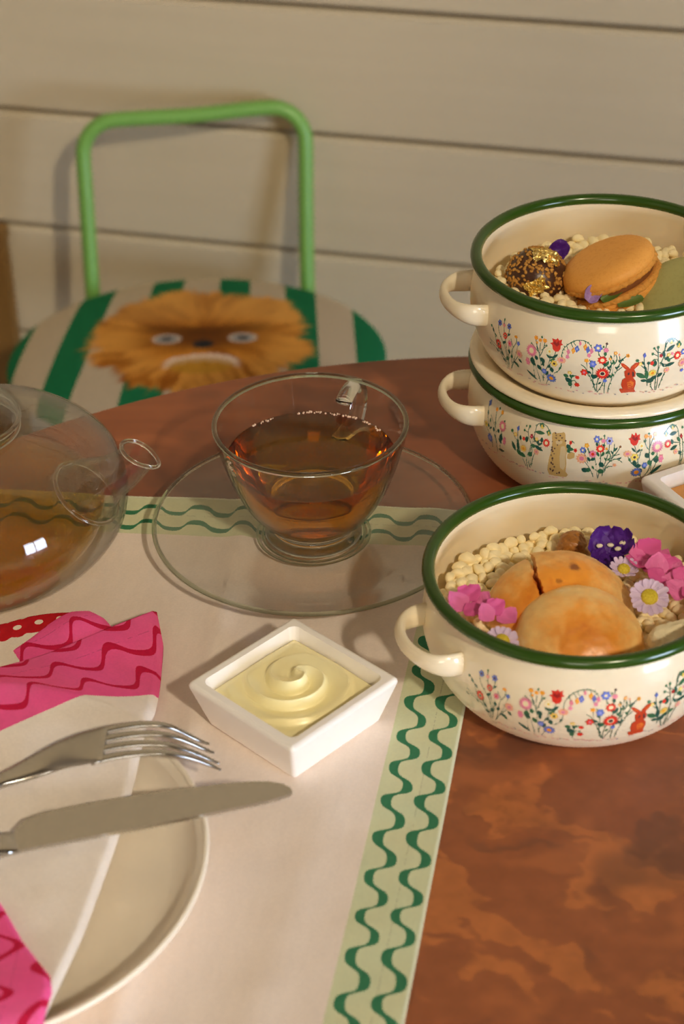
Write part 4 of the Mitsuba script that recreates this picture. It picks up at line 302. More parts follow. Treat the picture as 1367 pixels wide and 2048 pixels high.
# ================================================================== TABLE
TC = np.array([.0744, .5812]); TR = .442
tp = [(0, -.026), (TR - .012, -.026), (TR - .004, -.024), (TR, -.018), (TR, -.006), (TR - .0015, -.0018), (TR - .005, 0), (0, 0)]
put('table__top', lathe(tp, 240), 'wood_mat', 30, M=move((TC[0], TC[1], 0)))
put('table__pedestal', lathe([(0, FLOOR_Z + .03), (.05, FLOOR_Z + .03), (.032, FLOOR_Z + .12), (.03, -.2), (.045, -.06), (.09, -.027), (0, -.027)], 48), 'wood_mat', 40, M=move((TC[0], TC[1], 0)))
put('table__base', lathe([(0, FLOOR_Z), (.22, FLOOR_Z), (.22, FLOOR_Z + .012), (.06, FLOOR_Z + .035), (0, FLOOR_Z + .035)], 64), 'wood_mat', 30, M=move((TC[0], TC[1], 0)))
tag('table', 'round reddish-brown stained wooden table carrying all the dishes', 'table')

# ================================================================== CHAIR
CY = 1.6730
def chair_pt(x, z): return np.array([x, CY + .22 * (z + .2785), z])
def arc_corner(c, r, a0, a1, n=10):
    a = np.radians(np.linspace(a0, a1, n)); return [(c[0] + r * math.cos(q), c[1] + r * math.sin(q)) for q in a]
xl, xr = -.2338, -.0262
pts = [(xl, -.74), (xl, -.45), (xl, -.28), (xl, -.20)] + arc_corner((xl + .032, -.1290 - .032), .032, 180, 92) + [(-.13, -.1263)] + arc_corner((xr - .030, -.1210 - .030), .030, 88, 0) + [(xr - .001, -.20), (xr - .002, -.28), (xr - .002, -.45), (xr - .002, -.74)]
P3 = np.array([chair_pt(x, z) if z > -.5 else np.array([x, CY + .22 * (-.5 + .2785) + .10 * (-.5 - z) * .6, z]) for x, z in pts])
from scipy.interpolate import PchipInterpolator
tt = np.r_[0, np.cumsum(np.linalg.norm(np.diff(P3, axis=0), axis=1))]
P3 = PchipInterpolator(tt, P3)(np.linspace(0, tt[-1], 160))
put('chair__back_frame', tube(P3, .0071, 16), 'green_paint_mat', True)
for s in (-1, 1):
    x = -.13 + s * .095
    put('chair__leg', tube(spline([(x, 1.60, -.316), (x, 1.50, -.50), (x, 1.40, FLOOR_Z + .007)], 20), .0071, 12), 'green_paint_mat', True)
put('chair__seat', rbox(.215, .25, .012, .0055, (-.125, 1.52, -.3055)), 'green_paint_mat', 40)
tag('chair', 'green metal tube chair pushed up behind the table', 'chair')
# cushion: rounded outline, puffed, printed with stripes and a shaggy animal face
CC = np.array([-.1270, 1.535])
def cushion_outline(th):
    # rounded octagon-like
    c, s = np.cos(th), np.sin(th); e = 2.0
    r = (np.abs(c / .170) ** e + np.abs(s / .152) ** e) ** (-1 / e); return r
def cushion_fn(u, v):
    th = 2 * PI * u; r = np.clip(v, 1e-4, 1); R = cushion_outline(th) * r
    z = .014 * np.sqrt(np.clip(1 - r ** 3.2, 0, 1)) + .003 * np.sqrt(np.clip(1 - r ** 1.6, 0, 1))
    return np.stack([CC[0] + R * np.cos(th), CC[1] + R * np.sin(th), -.288 + z], -1)
cm, cuv = grid_mesh(161, 48, cushion_fn)
low = cm.vertices.copy(); low[:, 2] = -.288 - (low[:, 2] + .288) * .6
cm2 = tm(np.vstack([cm.vertices, low]), np.vstack([cm.faces, cm.faces[:, ::-1] + len(low)]))
if cm2.volume < 0: cm2.invert()
cuv2 = np.vstack([cm.vertices[:, :2], low[:, :2]])
def cushion_col(p, n, uv):
    x, y = uv.x, uv.y
    w = (noise(x * 900, y * 900) - .5) * .10
    # fan of stripes
    q = x + (1.69 - y) * .10 * dr.clip((x + .122) / -.10, -.25, 1.1)
    ph = (q + .2335) / .0612; fr = ph - dr.floor(ph)
    c = dr.select(fr < .46, mi.Color3f(.008, .135, .055), mi.Color3f(.46, .385, .29)) * (1 + w)
    # shaggy face
    dx, dy = (x + .1205) / .092, (y - 1.545) / .088
    ang = dr.atan2(dy, dx); rad = dr.sqrt(dx * dx + dy * dy)
    sh = fbm(dx * 3, dy * 3, 2., 3); sh2 = noise(ang * 60, rad * 3, 7.); sh3 = noise(ang * 26, rad * 2, 3.)
    edge = (dr.power(dr.abs(dx) + 1e-5, 2.5) + dr.power(dr.abs(dy) + 1e-5, 2.5)) ** .4 * .93 + (sh - .5) * .30 + (sh2 - .5) * .10 + (sh3 - .5) * .10
    inside = smoothstep(1.04, .92, edge)
    st = fbm(ang * 16 + fbm(dx * 4, dy * 4, 8.) * 3, rad * 3.5, 5., 4)
    zone = fbm(dx * 2.2 + 3, dy * 2.2, 6., 2)
    fur = mix((.26, .075, .006), (.52, .20, .022), smoothstep(.30, .72, st * .55 + zone * .45))
    cheek = smoothstep(.40, .85, rad) * smoothstep(.35, .65, zone * .6 + st * .4)
    fur = mix(fur, (.68, .33, .07), cheek * .75)
    topl = smoothstep(.15, .55, dy) * smoothstep(.75, .25, dr.abs(dr.abs(dx) - .45))
    fur = mix(fur, (.66, .34, .09), topl * .5)
    dark = smoothstep(.72, .14, dr.sqrt(dr.square(dx / 1.25) + dr.square((dy + .02) / .50)))
    fur = mix(fur, (.085, .026, .006), dark * (.60 + .4 * st))
    brow = smoothstep(.13, .04, dr.abs(dy - .12 - dr.abs(dx) * .16)) * smoothstep(.75, .5, dr.abs(dx))
    fur = mix(fur, (.07, .022, .005), brow * .55)
    for ex in (-.36, .38):
        d = dr.sqrt(dr.square((dx - ex) / .155) + dr.square((dy + .03) / .105))
        fur = mix(fur, (.50, .42, .36), smoothstep(1.0, .85, d))
        fur = mix(fur, (.24, .24, .25), smoothstep(.78, .62, d))
        fur = mix(fur, (.01, .01, .012), smoothstep(.40, .28, d))
    dn = dr.sqrt(dr.square(dx / .12) + dr.square((dy + .15) / .10))
    fur = mix(fur, (.02, .02, .022), smoothstep(1.0, .7, dn))
    dm = dr.abs(dy + .42 + dx * dx * 1.0 + (st - .5) * .08); mz = smoothstep(.10, .05, dm) * smoothstep(.40, .30, dr.abs(dx))
    fur = mix(fur, (.72, .56, .46), mz)
    db = smoothstep(.36, .28, dr.sqrt(dx * dx + dr.square((dy + .58) / .5)))
    fur = mix(fur, (.42, .22, .02), db * .7)
    return mix(c, fur * (1 + w), inside)
mat('cushion_mat', {'type': 'twosided', 'bsdf': {'type': 'principled', 'base_color': proc(cushion_col), 'roughness': .9, 'specular': .12}})
put('seat_cushion', cm2, 'cushion_mat', True, uv=cuv2)
tag('seat_cushion', 'round chair cushion printed with green stripes and a shaggy orange animal face', 'cushion')

# ================================================================== TABLE RUNNER
RC = np.array([.0844, .8496]); RA = np.array([-.993, .119]); RB_ = np.array([-.1857, -.9826])
def runner_z(x, y):
    q = np.stack([x * 14, y * 22, x * 0 + 2.], -1)
    w = (meshkit.fbm(q, 3, 3) - .5) * .0020
    cr = .0016 * np.exp(-(((x + .062) - (y - .75) * .12) / .006) ** 2) + .0008 * np.exp(-(((x + .015) - (y - .6) * .25) / .010) ** 2)
    return np.clip(.0012 + w + cr, .0006, .004)
def runner_fn(u, v):
    P = RC + (u * .44)[..., None] * RA + (v * .62)[..., None] * RB_
    # the cloth lies on the table: pull what would pass the rim back onto it
    return np.concatenate([P, runner_z(P[..., 0], P[..., 1])[..., None]], -1)
rm, ruv = grid_mesh(221, 311, runner_fn)
inside = np.hypot(rm.vertices[:, 0] - TC[0], rm.vertices[:, 1] - TC[1]) < TR - .006
keep = inside[rm.faces].all(1)
used = np.unique(rm.faces[keep]); remap = -np.ones(len(rm.vertices), int); remap[used] = np.arange(len(used))
rs = tm(rm.vertices[used], remap[rm.faces[keep]]); ruv = ruv[used] * [.44, .62]
if rs.face_normals[:, 2].mean() < 0: rs.invert()
rsol = sheet_solid(rs, .0005, np.array([0, 0, 1.0]))
put('table_runner', rsol, 'runner_mat', True, uv=np.vstack([ruv, ruv]))
tag('table_runner', 'white table runner with a pale green border of wavy dark green lines', 'table runner')

# ================================================================== ENAMEL BOWLS
BP = [(.046, .0006), (.0515, .0018), (.0565, .005), (.0615, .0105), (.0655, .0175), (.0685, .026), (.0703, .036), (.0697, .0445), (.068, .052), (.0665, .0575), (.0665, .0598), (.0676, .0612)]
BPS = smooth_profile(BP, 80)
th = .0011
inner = [(r - th, z) for r, z in BPS[::-1] if z > .004] + [(.046, .0028), (0, .0028)]
bowl_mesh = lathe([(0, .0006)] + [tuple(q) for q in BPS] + inner, 160)
rim_mesh = torus(.0676, .0030, .0612, 160, 20)
bowl_ply = mikit.ply(bowl_mesh, 'enamel_mat', 40); rim_ply = mikit.ply(rim_mesh, 'green_enamel_mat', True)
# loop handle, standing out along +x
hp = []
for a in np.linspace(-90, 90, 25):
    q = math.radians(a); hp.append((.0685 + .0165 * math.cos(q) ** .8, .0195 * math.sin(q), .0425 + .002 * math.cos(q)))
hp = np.array(hp); hp[0, 0] -= .002; hp[-1, 0] -= .002
hang = np.linspace(-90, 90, 25)
wz = .0038 + .0022 * np.abs(np.sin(np.radians(hang))) ** 4; wr = .0024 + .0006 * np.abs(np.sin(np.radians(hang))) ** 4
hm = tube(hp, .004, 18, flat=(wr, wz))
# the frame starts in the horizontal plane, so the first axis is across and the second vertical
handle_ply = mikit.ply(hm, 'enamel_mat', True)
PC = {'G': (.012, .075, .055), 'b': (.10, .15, .48), 'l': (.32, .36, .68), 'p': (.68, .20, .30), 'r': (.62, .035, .02), 'd': (.28, .012, .012), 'o': (.80, .30, .03), 'y': (.78, .52, .10), 'k': (.07, .03, .03),
      'e': (.80, .36, .22), 'w': (.84, .72, .45), 'g': (.03, .13, .06), 'R': (.52, .055, .018), 'O': (.75, .19, .03), 'T': (.56, .37, .13), 'C': (.64, .50, .28)}
def print_mesh(feats, ha, seed):
    """Flat print fired onto the wall of a bowl: shapes in (millimetres along the wall from the handle, millimetres up), laid on the wall."""
    r_ = np.random.default_rng(seed); polys = []
    def lens(x, y, l, a, w):
        t = np.linspace(0, 1, 9); hw = w / 2 * np.sin(PI * t) ** .8; q = (t - .5) * l
        top_, bot = np.stack([q, hw], 1), np.stack([q, -hw], 1)[::-1]
        P = np.vstack([top_, bot[1:-1]]); c, s = math.cos(math.radians(-a)), math.sin(math.radians(-a))
        return P @ np.array([[c, s], [-s, c]]) + [x, y]
    def star(x, y, rx, ry, n, dip=.30):
        a = np.linspace(0, 2 * PI, max(n * 6, 18), endpoint=False); k = 1 - dip * np.abs(np.sin(n * a / 2 + .3)) ** 2.2
        return np.stack([x + rx * k * np.cos(a), y + ry * k * np.sin(a)], 1)
    for f in feats:
        if f[0] == 'S':
            q = np.array(f[1]);
            if len(q) > 2: q = spline(q, 4 * len(q))
            g = LineString(q).buffer(.165, quad_segs=2); polys.append((0, g, PC['G']))
            for k in range(2, len(q) - 2, 3):   # small side leaves
                polys.append((1, Polygon(lens(q[k][0] + r_.uniform(-.5, .5), q[k][1], 1.3, r_.choice([40, 140, -40]), .5)), PC['g'])) if r_.random() < .75 else None
        elif f[0] == 'L': polys.append((1, Polygon(lens(f[1], f[2], f[3] * 1.3, f[4], f[5] * 1.3)), PC['G'] if r_.random() < .7 else PC['g']))
        elif f[0] == 'F':
            _, x, y, rx, ry, pc, cc, n = f; rx, ry = rx * 1.08, ry * 1.08; jit = 1 + r_.uniform(-.12, .12, 3)
            polys.append((2, Polygon(star(x, y, rx, ry, n)).buffer(0), np.array(PC[pc]) * jit))
            if n >= 5: polys.append((2.5, Polygon(star(x, y, rx * .66, ry * .66, n)).buffer(0), np.clip(np.array(PC[pc]) * 1.35, 0, .85)))
            if n >= 8: polys.append((3, Polygon(star(x, y, rx * .42, ry * .42, 6, .05)), PC['w'] if cc in 'kw' else PC[cc]))
            polys.append((4, Polygon(star(x, y, rx * (.30 if n >= 8 else .34), ry * (.30 if n >= 8 else .34), 6, .05)), PC[cc]))
        elif f[0] == 'P': polys.append((2 if f[1] in 'rRTO' else 3.5, Polygon(f[2]).buffer(.12, quad_segs=2).buffer(-.06) if f[1] in 'RrT' else Polygon(f[2]).buffer(0), PC[f[1]]))
    base = min(z for f in feats if f[0] == 'S' for _, z in f[1]) + .4
    for s in np.arange(8, 220, 1.7):      # specks of ground under the flowers
        if r_.random() < .8:
            polys.append((0, Polygon(star(s + r_.uniform(-.5, .5), base + r_.uniform(-1.4, .7), r_.uniform(.5, .85), .34, 8, .05)), [(.62, .28, .30), (.25, .24, .27), (.75, .42, .38), (.66, .34, .30)][r_.integers(4)]))
    V, F, Cc, at_ = [], [], [], 0
    from scipy.interpolate import interp1d
    rz = interp1d(BPS[:, 1] * 1000, BPS[:, 0] * 1000, fill_value='extrapolate')
    for k, (lay, g, col) in enumerate(polys):
        for one in getattr(g, 'geoms', [g]):
            if one.is_empty or one.area < .01: continue
            v, f = trimesh.creation.triangulate_polygon(one.segmentize(1.2), engine='earcut')
            m = tm(np.c_[v, np.zeros(len(v))], f)
            if np.ptp(v[:, 0]) > 2.2 and lay > 1: m = tm(*trimesh.remesh.subdivide_to_size(m.vertices, m.faces, 1.6, max_iter=20))
            v = m.vertices; s, z = v[:, 0], v[:, 1]
            r = rz(z); sl = (rz(z + .5) - rz(z - .5)); nrm = np.sqrt(1 + sl ** 2)
            off = (.10 + lay * .018 + k * .0004)
            a = math.radians(ha) + s / 70.5; rr = r + off / nrm
            V.append(np.stack([rr * np.cos(a), rr * np.sin(a), z - off * sl / nrm], 1) / 1000); fc = m.faces
            q = V[-1][fc[0]]; nn = np.cross(q[1] - q[0], q[2] - q[0])
            if nn[:2] @ q[0][:2] < 0: fc = fc[:, ::-1]
            F.append(fc + at_); at_ += len(v); Cc.append(np.broadcast_to(col, (len(v), 3)))
    return tm(np.vstack(V), np.vstack(F)), np.vstack(Cc)
def bowl(key, pos, ha, feats, seed, label):
    M = move(pos)
    put(key + '__body', bowl_ply, None, M=M); put(key + '__rim', rim_ply, None, M=M)
    tag(key + '__rim', 'dark green rolled rim')
    for a in (0, 180): put(key + '__handle', handle_ply, None, M=M @ rotz(ha + a))
    pm, pc = print_mesh(feats + [tuple([f[0]] + ([[(s + 221, z) for s, z in f[1]]] if f[0] == 'S' else [f[1] + 226] + list(f[2:]) if f[0] in 'LF' else [f[1], [(s + 221, z) for s, z in f[2]]])) for f in feats], ha, seed)
    put(key + '__floral_print', pm, 'print_mat', True, M=M, color=pc)
    tag(key + '__floral_print', 'printed wildflowers and a small animal', kind='stuff')
    tag(key, label, 'bowl', 'floral enamel bowls with green rims')
B1P, B2P, B3P = (.1058, .7132, .0002), (.1396, .9055, .0002), (.1396, .9055, .0606)
bowl('enamel_bowl', B1P, 201., PRINT_RABBIT, 1, 'cream enamel bowl with green rim in the foreground, holding golden pastries and flowers')
bowl('enamel_bowl_001', B2P, 186., PRINT_LEOPARD, 2, 'lower cream enamel bowl of the stack, printed with a leopard among flowers')
bowl('enamel_bowl_002', B3P, 187., PRINT_RABBIT, 3, 'upper cream enamel bowl of the stack, holding macarons and a truffle')
# flat lid between the stacked bowls
lp = smooth_profile([(.058, .0560), (.0620, .0575), (.0632, .0615), (.0650, .0644), (.0690, .0646), (.0700, .0658), (.0690, .0676), (.0665, .0684), (.0630, .0678), (.0570, .0640), (.0520, .0606)], 60)
put('bowl_lid', lathe([(0, .0560)] + lp.tolist() + [(0, .0604)], 160), 'enamel_mat', 40, M=move(B2P))
tag('bowl_lid', 'cream enamel lid set into the lower bowl, under the upper bowl', 'lid')
# ================================================================== GLASS CUP, SAUCER, TEA
SC = np.array([-.0148, .829])
sp_ = smooth_profile([(0, .0014), (.030, .0014), (.050, .0026), (.068, .0068), (.0815, .0108)], 50)
sp_up = [(r, z + .0021) for r, z in sp_[::-1]]
scene['saucer__plate'] = {**mikit.ply(lathe([tuple(q) for q in sp_] + sp_up, 160), 'sheet_glass_mat', 30), 'to_world': T().translate([SC[0], SC[1], .0018])}
put('saucer__rim', torus(.0815, .0012, .0119, 200, 14), 'glass_edge_mat', True, M=move((*SC, .0018)))
for R in (.0262, .0290): put('saucer__ring', torus(R, .0007, .0036, 128, 12), 'glass_edge_mat', True, M=move((*SC, .0018)))
tag('saucer', 'clear glass saucer under the glass teacup', 'saucer')
CZ = .0058       # underside of the cup's foot
outer = smooth_profile([(.0242, 0), (.0250, .0008), (.0246, .0020), (.0222, .0042), (.0208, .0062), (.0222, .0082), (.0300, .0155), (.0370, .0270), (.0428, .0420), (.0468, .0560), (.0490, .0652)], 90)
rimc = [(.0479 + .0011 * math.cos(a), .0653 + .0011 * math.sin(a)) for a in np.linspace(0, PI, 9)]
inn = np.array([(r - .0015, z) for r, z in outer[::-1] if z > .0105] + [(.0200, .0098), (.0130, .0092), (0, .0090)])
TEA_Z = .0465
r_t = float(np.interp(TEA_Z, inn[::-1, 1], inn[::-1, 0]))
FZ = .0096
wall = [tuple(q) for q in outer if q[1] > FZ]; wall_in = [tuple(q) for q in inn if q[1] > FZ]
rf_o, rf_i = wall[0][0], wall_in[-1][0]
scene['teacup__body'] = {**mikit.ply(lathe([(0, FZ), (rf_o, FZ)] + wall + rimc + wall_in, 160), 'cup_glass_mat', 35), 'to_world': T().translate([SC[0], SC[1], CZ])}
put('teacup__rim', torus(.0477, .0013, .0655, 180, 14), 'glass_edge_mat', True, M=move((*SC, CZ)))
under = [(0, .0030), (.016, .0030), (.0205, .0018), (.0232, 0)]
foot = [tuple(q) for q in outer if q[1] < FZ - .0008]
put('teacup__foot', lathe(under + foot + [(0, FZ - .0010)], 160), 'glass_mat', 35, M=move((*SC, CZ)))
# ear handle on the far side
ha = math.radians(68)
hdir = np.array([math.cos(ha), math.sin(ha), 0])
hpts = [hdir * .0452 + [0, 0, .0520], hdir * .055 + [0, 0, .0545], hdir * .0660 + [0, 0, .0510], hdir * .0680 + [0, 0, .0410], hdir * .0600 + [0, 0, .0300], hdir * .0490 + [0, 0, .0240], hdir * .0365 + [0, 0, .0230]]
hs = spline(hpts, 48)
put('teacup__handle', tube(hs, .003, 16, flat=(np.full(48, .0045), np.full(48, .0026))), 'glass_mat', True, M=move((*SC, CZ)))
tag('teacup', 'clear glass teacup full of amber tea standing on the glass saucer', 'teacup')
scene['tea_medium'] = {'type': 'homogeneous', 'albedo': {'type': 'rgb', 'value': [.02, .01, .005]}, 'sigma_t': {'type': 'rgb', 'value': [.010, .25, 1.0]}, 'scale': 72.0}
mat('tea_mat', {'type': 'dielectric', 'int_ior': 1.33, 'ext_ior': 1.0})
tin = [(0, FZ + .0008)] + [(max(r - .0003, 0), z) for r, z in inn[::-1] if FZ + .0008 < z < TEA_Z - .0004] + [(r_t - .0003, TEA_Z), (r_t * .97, TEA_Z - .00025), (r_t * .9, TEA_Z - .0003), (0, TEA_Z - .0003)]
scene['tea'] = {**mikit.ply(lathe(tin, 160), 'tea_mat', 40), 'to_world': T().translate([SC[0], SC[1], CZ]), 'interior': {'type': 'ref', 'id': 'tea_medium'}}
tag('tea', 'amber tea in the glass teacup on the saucer', 'tea')
bub = []
for a0, a1, n in ((55, 100, 46), (118, 140, 14), (186, 206, 26), (30, 50, 12)):
    for k in range(n):
        a = math.radians(rng.uniform(a0, a1)); r = rng.uniform(.0003, .00075); R = r_t - .0008 - abs(rng.normal(0, .0008))
        m = trimesh.creation.icosphere(1, r); m.apply_translation((R * math.cos(a), R * math.sin(a), TEA_Z + r * .4)); bub.append(m)
pr((.70, .50, .38), .2, .5, name='bubble_mat')
put('tea__foam_bubbles', cat(bub), 'bubble_mat', True, M=move((*SC, CZ))); tag('tea__foam_bubbles', 'tiny bubbles along the edge', kind='stuff')

# ================================================================== TEAPOT
PCN = np.array([-.1868, .8185]); PZ = .0022
po = smooth_profile([(.0, .0008), (.040, .0010), (.056, .0040), (.070, .0140), (.0785, .0280), (.0800, .0390), (.0775, .0510), (.0690, .0620), (.0530, .0705), (.0370, .0745), (.0300, .0765)], 90)
poi = [(max(r - .0014, 0), min(max(z, .0024), .0765)) for r, z in po[::-1]]
scene['teapot__body'] = {**mikit.ply(lathe([tuple(q) for q in po] + poi, 160), 'sheet_glass_mat', 35), 'to_world': T().translate([PCN[0], PCN[1], PZ])}
put('teapot__neck_rim', torus(.0295, .0011, .0768, 120, 12), 'glass_mat', True, M=move((*PCN, PZ)))
lo = smooth_profile([(.0275, .0745), (.0282, .0790), (.0302, .0805), (.0304, .0830), (.0270, .0885), (.0190, .0935), (.0090, .0950)], 50)
li = [(r - .0012, z - .0008) for r, z in lo[::-1]]
scene['teapot__lid'] = {**mikit.ply(lathe([tuple(q) for q in lo] + li, 120), 'sheet_glass_mat', 35), 'to_world': T().translate([PCN[0], PCN[1], PZ])}
put('teapot__lid__lid_rim', torus(.0300, .0013, .0818, 120, 12), 'glass_mat', True, M=move((*PCN, PZ)))
put('teapot__lid__knob', lathe(smooth_profile([(0, .0935), (.0055, .0940), (.0050, .0980), (.0090, .1030), (.0105, .1080), (.0080, .1125), (0, .1140)], 40).tolist(), 64), 'glass_mat', True, M=move((*PCN, PZ)))
sa = spline([(-.1275, .803, .0470), (-.114, .800, .0595), (-.1040, .7985, .0670), (-.0975, .798, .0752)], 24)
srad = np.interp(np.linspace(0, 1, 24), [0, .15, .5, .85, 1], [.0185, .0165, .0112, .0088, .0092])
scene['teapot__spout'] = {**mikit.ply(cat([tube(sa, srad, 40, caps=False), (lambda q: (q.invert(), q)[1])(tube(sa, srad - .0012, 40, caps=False))]), 'sheet_glass_mat', True)}
tdir, Af, Bf = frames(sa)
def ring(i, R, rt, stretch=0.0):
    a = np.linspace(0, 2 * PI, 64, endpoint=False)
    P = sa[i] + (R * np.cos(a))[:, None] * Af[i] + (R * np.sin(a))[:, None] * Bf[i]
    if stretch:
        d = np.array([.9, -.45, -.1]); d /= np.linalg.norm(d); k = np.clip(((P - sa[i]) @ d) / R, 0, 1) ** 3; P = P + k[:, None] * d * stretch
    return tube(P, rt, 12, closed=True)
put('teapot__spout__lip', ring(23, .0090, .0010, .0035), 'glass_mat', True)
put('teapot__spout__joint', ring(2, .0178, .0011), 'glass_mat', True)
hh = spline([(-.2645, .822, .050), (-.286, .824, .062), (-.305, .826, .052), (-.302, .826, .030), (-.280, .824, .018), (-.258, .822, .016)], 40)
put('teapot__handle', tube(hh, .0042, 16), 'glass_mat', True)
tag('teapot', 'round clear glass teapot with short spout, half full of amber tea', 'teapot')
scene['pot_tea_medium'] = {'type': 'homogeneous', 'albedo': {'type': 'rgb', 'value': [.02, .01, .005]}, 'sigma_t': {'type': 'rgb', 'value': [.008, .14, 1.0]}, 'scale': 85.0}
pt = smooth_profile([(.038, .0060), (.053, .0090), (.0625, .0170), (.0665, .0260), (.0672, .0325)], 40)
ptm = lathe([(0, .0060)] + [tuple(q) for q in pt] + [(.0660, .0326), (0, .0326)], 140)
mat('pot_tea_mat', {'type': 'thindielectric', 'int_ior': 1.25})
scene['tea_001'] = {**mikit.ply(ptm, 'pot_tea_mat', 30), 'to_world': T().translate([PCN[0], PCN[1], PZ]), 'interior': {'type': 'ref', 'id': 'pot_tea_medium'}}
tag('tea_001', 'golden amber tea inside the glass teapot', 'tea')
drops = []
for k in range(70):
    a = math.radians(rng.uniform(-60, 25)); r = rng.uniform(.040, .056); z = float(np.interp(-r, -po[::-1, 0][:45], po[::-1, 1][:45]))
    m = trimesh.creation.icosphere(1, rng.uniform(.0004, .0009)); m.apply_scale((1, 1, .5)); m.apply_translation((r * math.cos(a), r * math.sin(a), z - .0018)); drops.append(m)
put('teapot__droplets', cat(drops), 'glass_mat', True, M=move((*PCN, PZ))); tag('teapot__droplets', 'drops of condensation under the shoulder', kind='stuff')

# ================================================================== SQUARE DISH OF CREAM
RM = move((-.0235, .6825, .0014)) @ rotz(45)
def ramekin():
    import manifold3d as m3
    def hull(hb, ht, z0, z1, r):
        s = m3.Manifold.sphere(r, 24)
        return m3.Manifold.batch_hull([s.translate((i * (hb - r), j * (hb - r), z0 + r)) for i in (-1, 1) for j in (-1, 1)] + [s.translate((i * (ht - r), j * (ht - r), z1 - r)) for i in (-1, 1) for j in (-1, 1)])
    o = hull(.0278, .0336, 0, .0250, .0022); c = hull(.0241, .0308, .004, .0365, .0040)
    o = o - c
    m = o.to_mesh(); return tm(m.vert_properties[:, :3], m.tri_verts)
put('cream_dish', ramekin(), 'china_mat', 40, M=RM); tag('cream_dish', 'small square white porcelain dish filled with swirled cream', 'dish')
def cream_fn(u, v):
    x, y = (u - .5) * .0524, (v - .5) * .0524
    cx, cy = .0046, .0010
    dx, dy = x - cx, y - cy; r = np.hypot(dx, dy); a = np.arctan2(dy, dx)
    ph = 2 * a / (2 * PI) + r / .0112 + .10 * np.sin(a + r * 150)
    fr = ph - np.floor(ph)
    ridge = np.where(fr < .80, fr / .80, (1 - fr) / .20); ridge = ridge ** 1.3
    amp = .0068 * np.exp(-(r / .030) ** 2) * np.clip(r / .004, 0, 1) * (.75 + .35 * np.cos(a - 3.6))
    edge = np.clip((.0262 - np.maximum(np.abs(x), np.abs(y))) / .007, 0, 1)
    z = .0203 + .0045 * np.exp(-(r / .017) ** 2) + (ridge - .45) * amp * edge ** .6 + .0022 * np.exp(-(r / .0036) ** 2)
    z = z - .0015 * (1 - edge) ** 2
    return np.stack([x, y, z], -1)
wm, wuv = grid_mesh(240, 240, cream_fn)
from scipy.ndimage import gaussian_filter
wz_ = gaussian_filter(wm.vertices[:, 2].reshape(240, 240), 1.6); wv = wm.vertices.copy(); wv[:, 2] = wz_.ravel(); wm = tm(wv, wm.faces)
# close it downwards to the dish's floor, following the flare
base = wv.copy(); base[:, :2] *= .86; base[:, 2] = .0085
e = np.sort(wm.edges, axis=1); _, ix, ct = np.unique(e, axis=0, return_index=True, return_counts=True); be = wm.edges[ix[ct == 1]]; k = len(wv)
wm = tm(np.vstack([wv, base]), np.vstack([wm.faces, wm.faces[:, ::-1] + k, np.stack([be[:, 1], be[:, 0], be[:, 0] + k], 1), np.stack([be[:, 1], be[:, 0] + k, be[:, 1] + k], 1)]))
pr((.90, .82, .46), .32, .5, name='cream_mat', clearcoat=.35, clearcoat_gloss=.9)
put('whipped_cream', wm, 'cream_mat', True, M=RM); tag('whipped_cream', 'pale yellow whipped cream in a swirl filling the square dish', 'cream')
# ================================================================== PLATE, NAPKIN, CUTLERY
PLC = np.array([-.1592, .5815]); PLZ = .0024
pp = smooth_profile([(.060, 0), (.072, .0010), (.086, .0050), (.0955, .0115), (.0998, .0178)], 40)
pr_ = [(.0998 + .0012 + .0014 * math.cos(a), .0182 + .0013 * math.sin(a)) for a in np.linspace(-.3, PI, 10)]
pi_ = smooth_profile([(.0970, .0165), (.0930, .0105), (.0850, .0060), (.0720, .0042), (.050, .0040)], 40)
put('plate', lathe([(0, .0006), (.058, .0006)] + [tuple(q) for q in pp] + pr_ + [tuple(q) for q in pi_] + [(0, .0040)], 180), 'stoneware_mat', 35, M=move((*PLC, PLZ)))
tag('plate', 'cream plate with a raised rim, under the napkin and the knife', 'plate')

FE0, FE1 = np.array([-.0900, .7575]), np.array([-.1600, .7140])     # the far edge of the napkin
fd = (FE1 - FE0) / np.linalg.norm(FE1 - FE0); fn_ = np.array([fd[1], -fd[0]]); fn_ = fn_ if fn_[1] < 0 else -fn_
def support(x, y):
    d = np.hypot(x - PLC[0], y - PLC[1])
    inn_ = .0222 - .0045 * np.clip(1 - (d / .098) ** 2, 0, 1) ** 1.2
    t = np.clip((d - .103) / .050, 0, 1); out_ = .0222 * (1 - t) ** 1.6 + .0035 * t
    return np.where(d < .103, inn_, out_)
def edge_round(e, r=.0035, t=.0028):
    k = np.clip(1 - e / r, 0, 1); return -t * (1 - np.sqrt(np.clip(1 - k * k, 0, 1)))
def right_edge(v):
    y = np.array([.7575, .735, .70, .675, .623, .587, .534, .485, .43]); x = np.array([-.0905, -.0862, -.0858, -.0858, -.0900, -.0945, -.1035, -.1150, -.130])
    t = np.linspace(0, 1, 9); return np.stack([np.interp(v, t, x), np.interp(v, t, y)], -1)
def napkin_fn(u, v):
    R_ = right_edge(v); L_ = np.stack([np.full_like(v, -.305), .624 * (1 - v) + .42 * v], -1)
    P = R_ * (1 - u)[..., None] + L_ * u[..., None]
    x, y = P[..., 0], P[..., 1]
    e = np.minimum(u * .2, np.minimum(v * .32, (1 - v) * .32))
    w = (meshkit.fbm(np.stack([x * 16, y * 30, x * 0], -1), 3, 8) - .5) * .0035
    far = (P - FE0) @ fn_
    puff = .0042 * np.exp(-(far / .030) ** 2) * np.exp(-((x + .10) / .05) ** 2) + .0016 * np.exp(-(far / .05) ** 2)
    z = support(x, y) + .0034 + puff + w * np.clip(e / .02, .2, 1) + edge_round(e)
    return np.stack([x, y, z], -1)
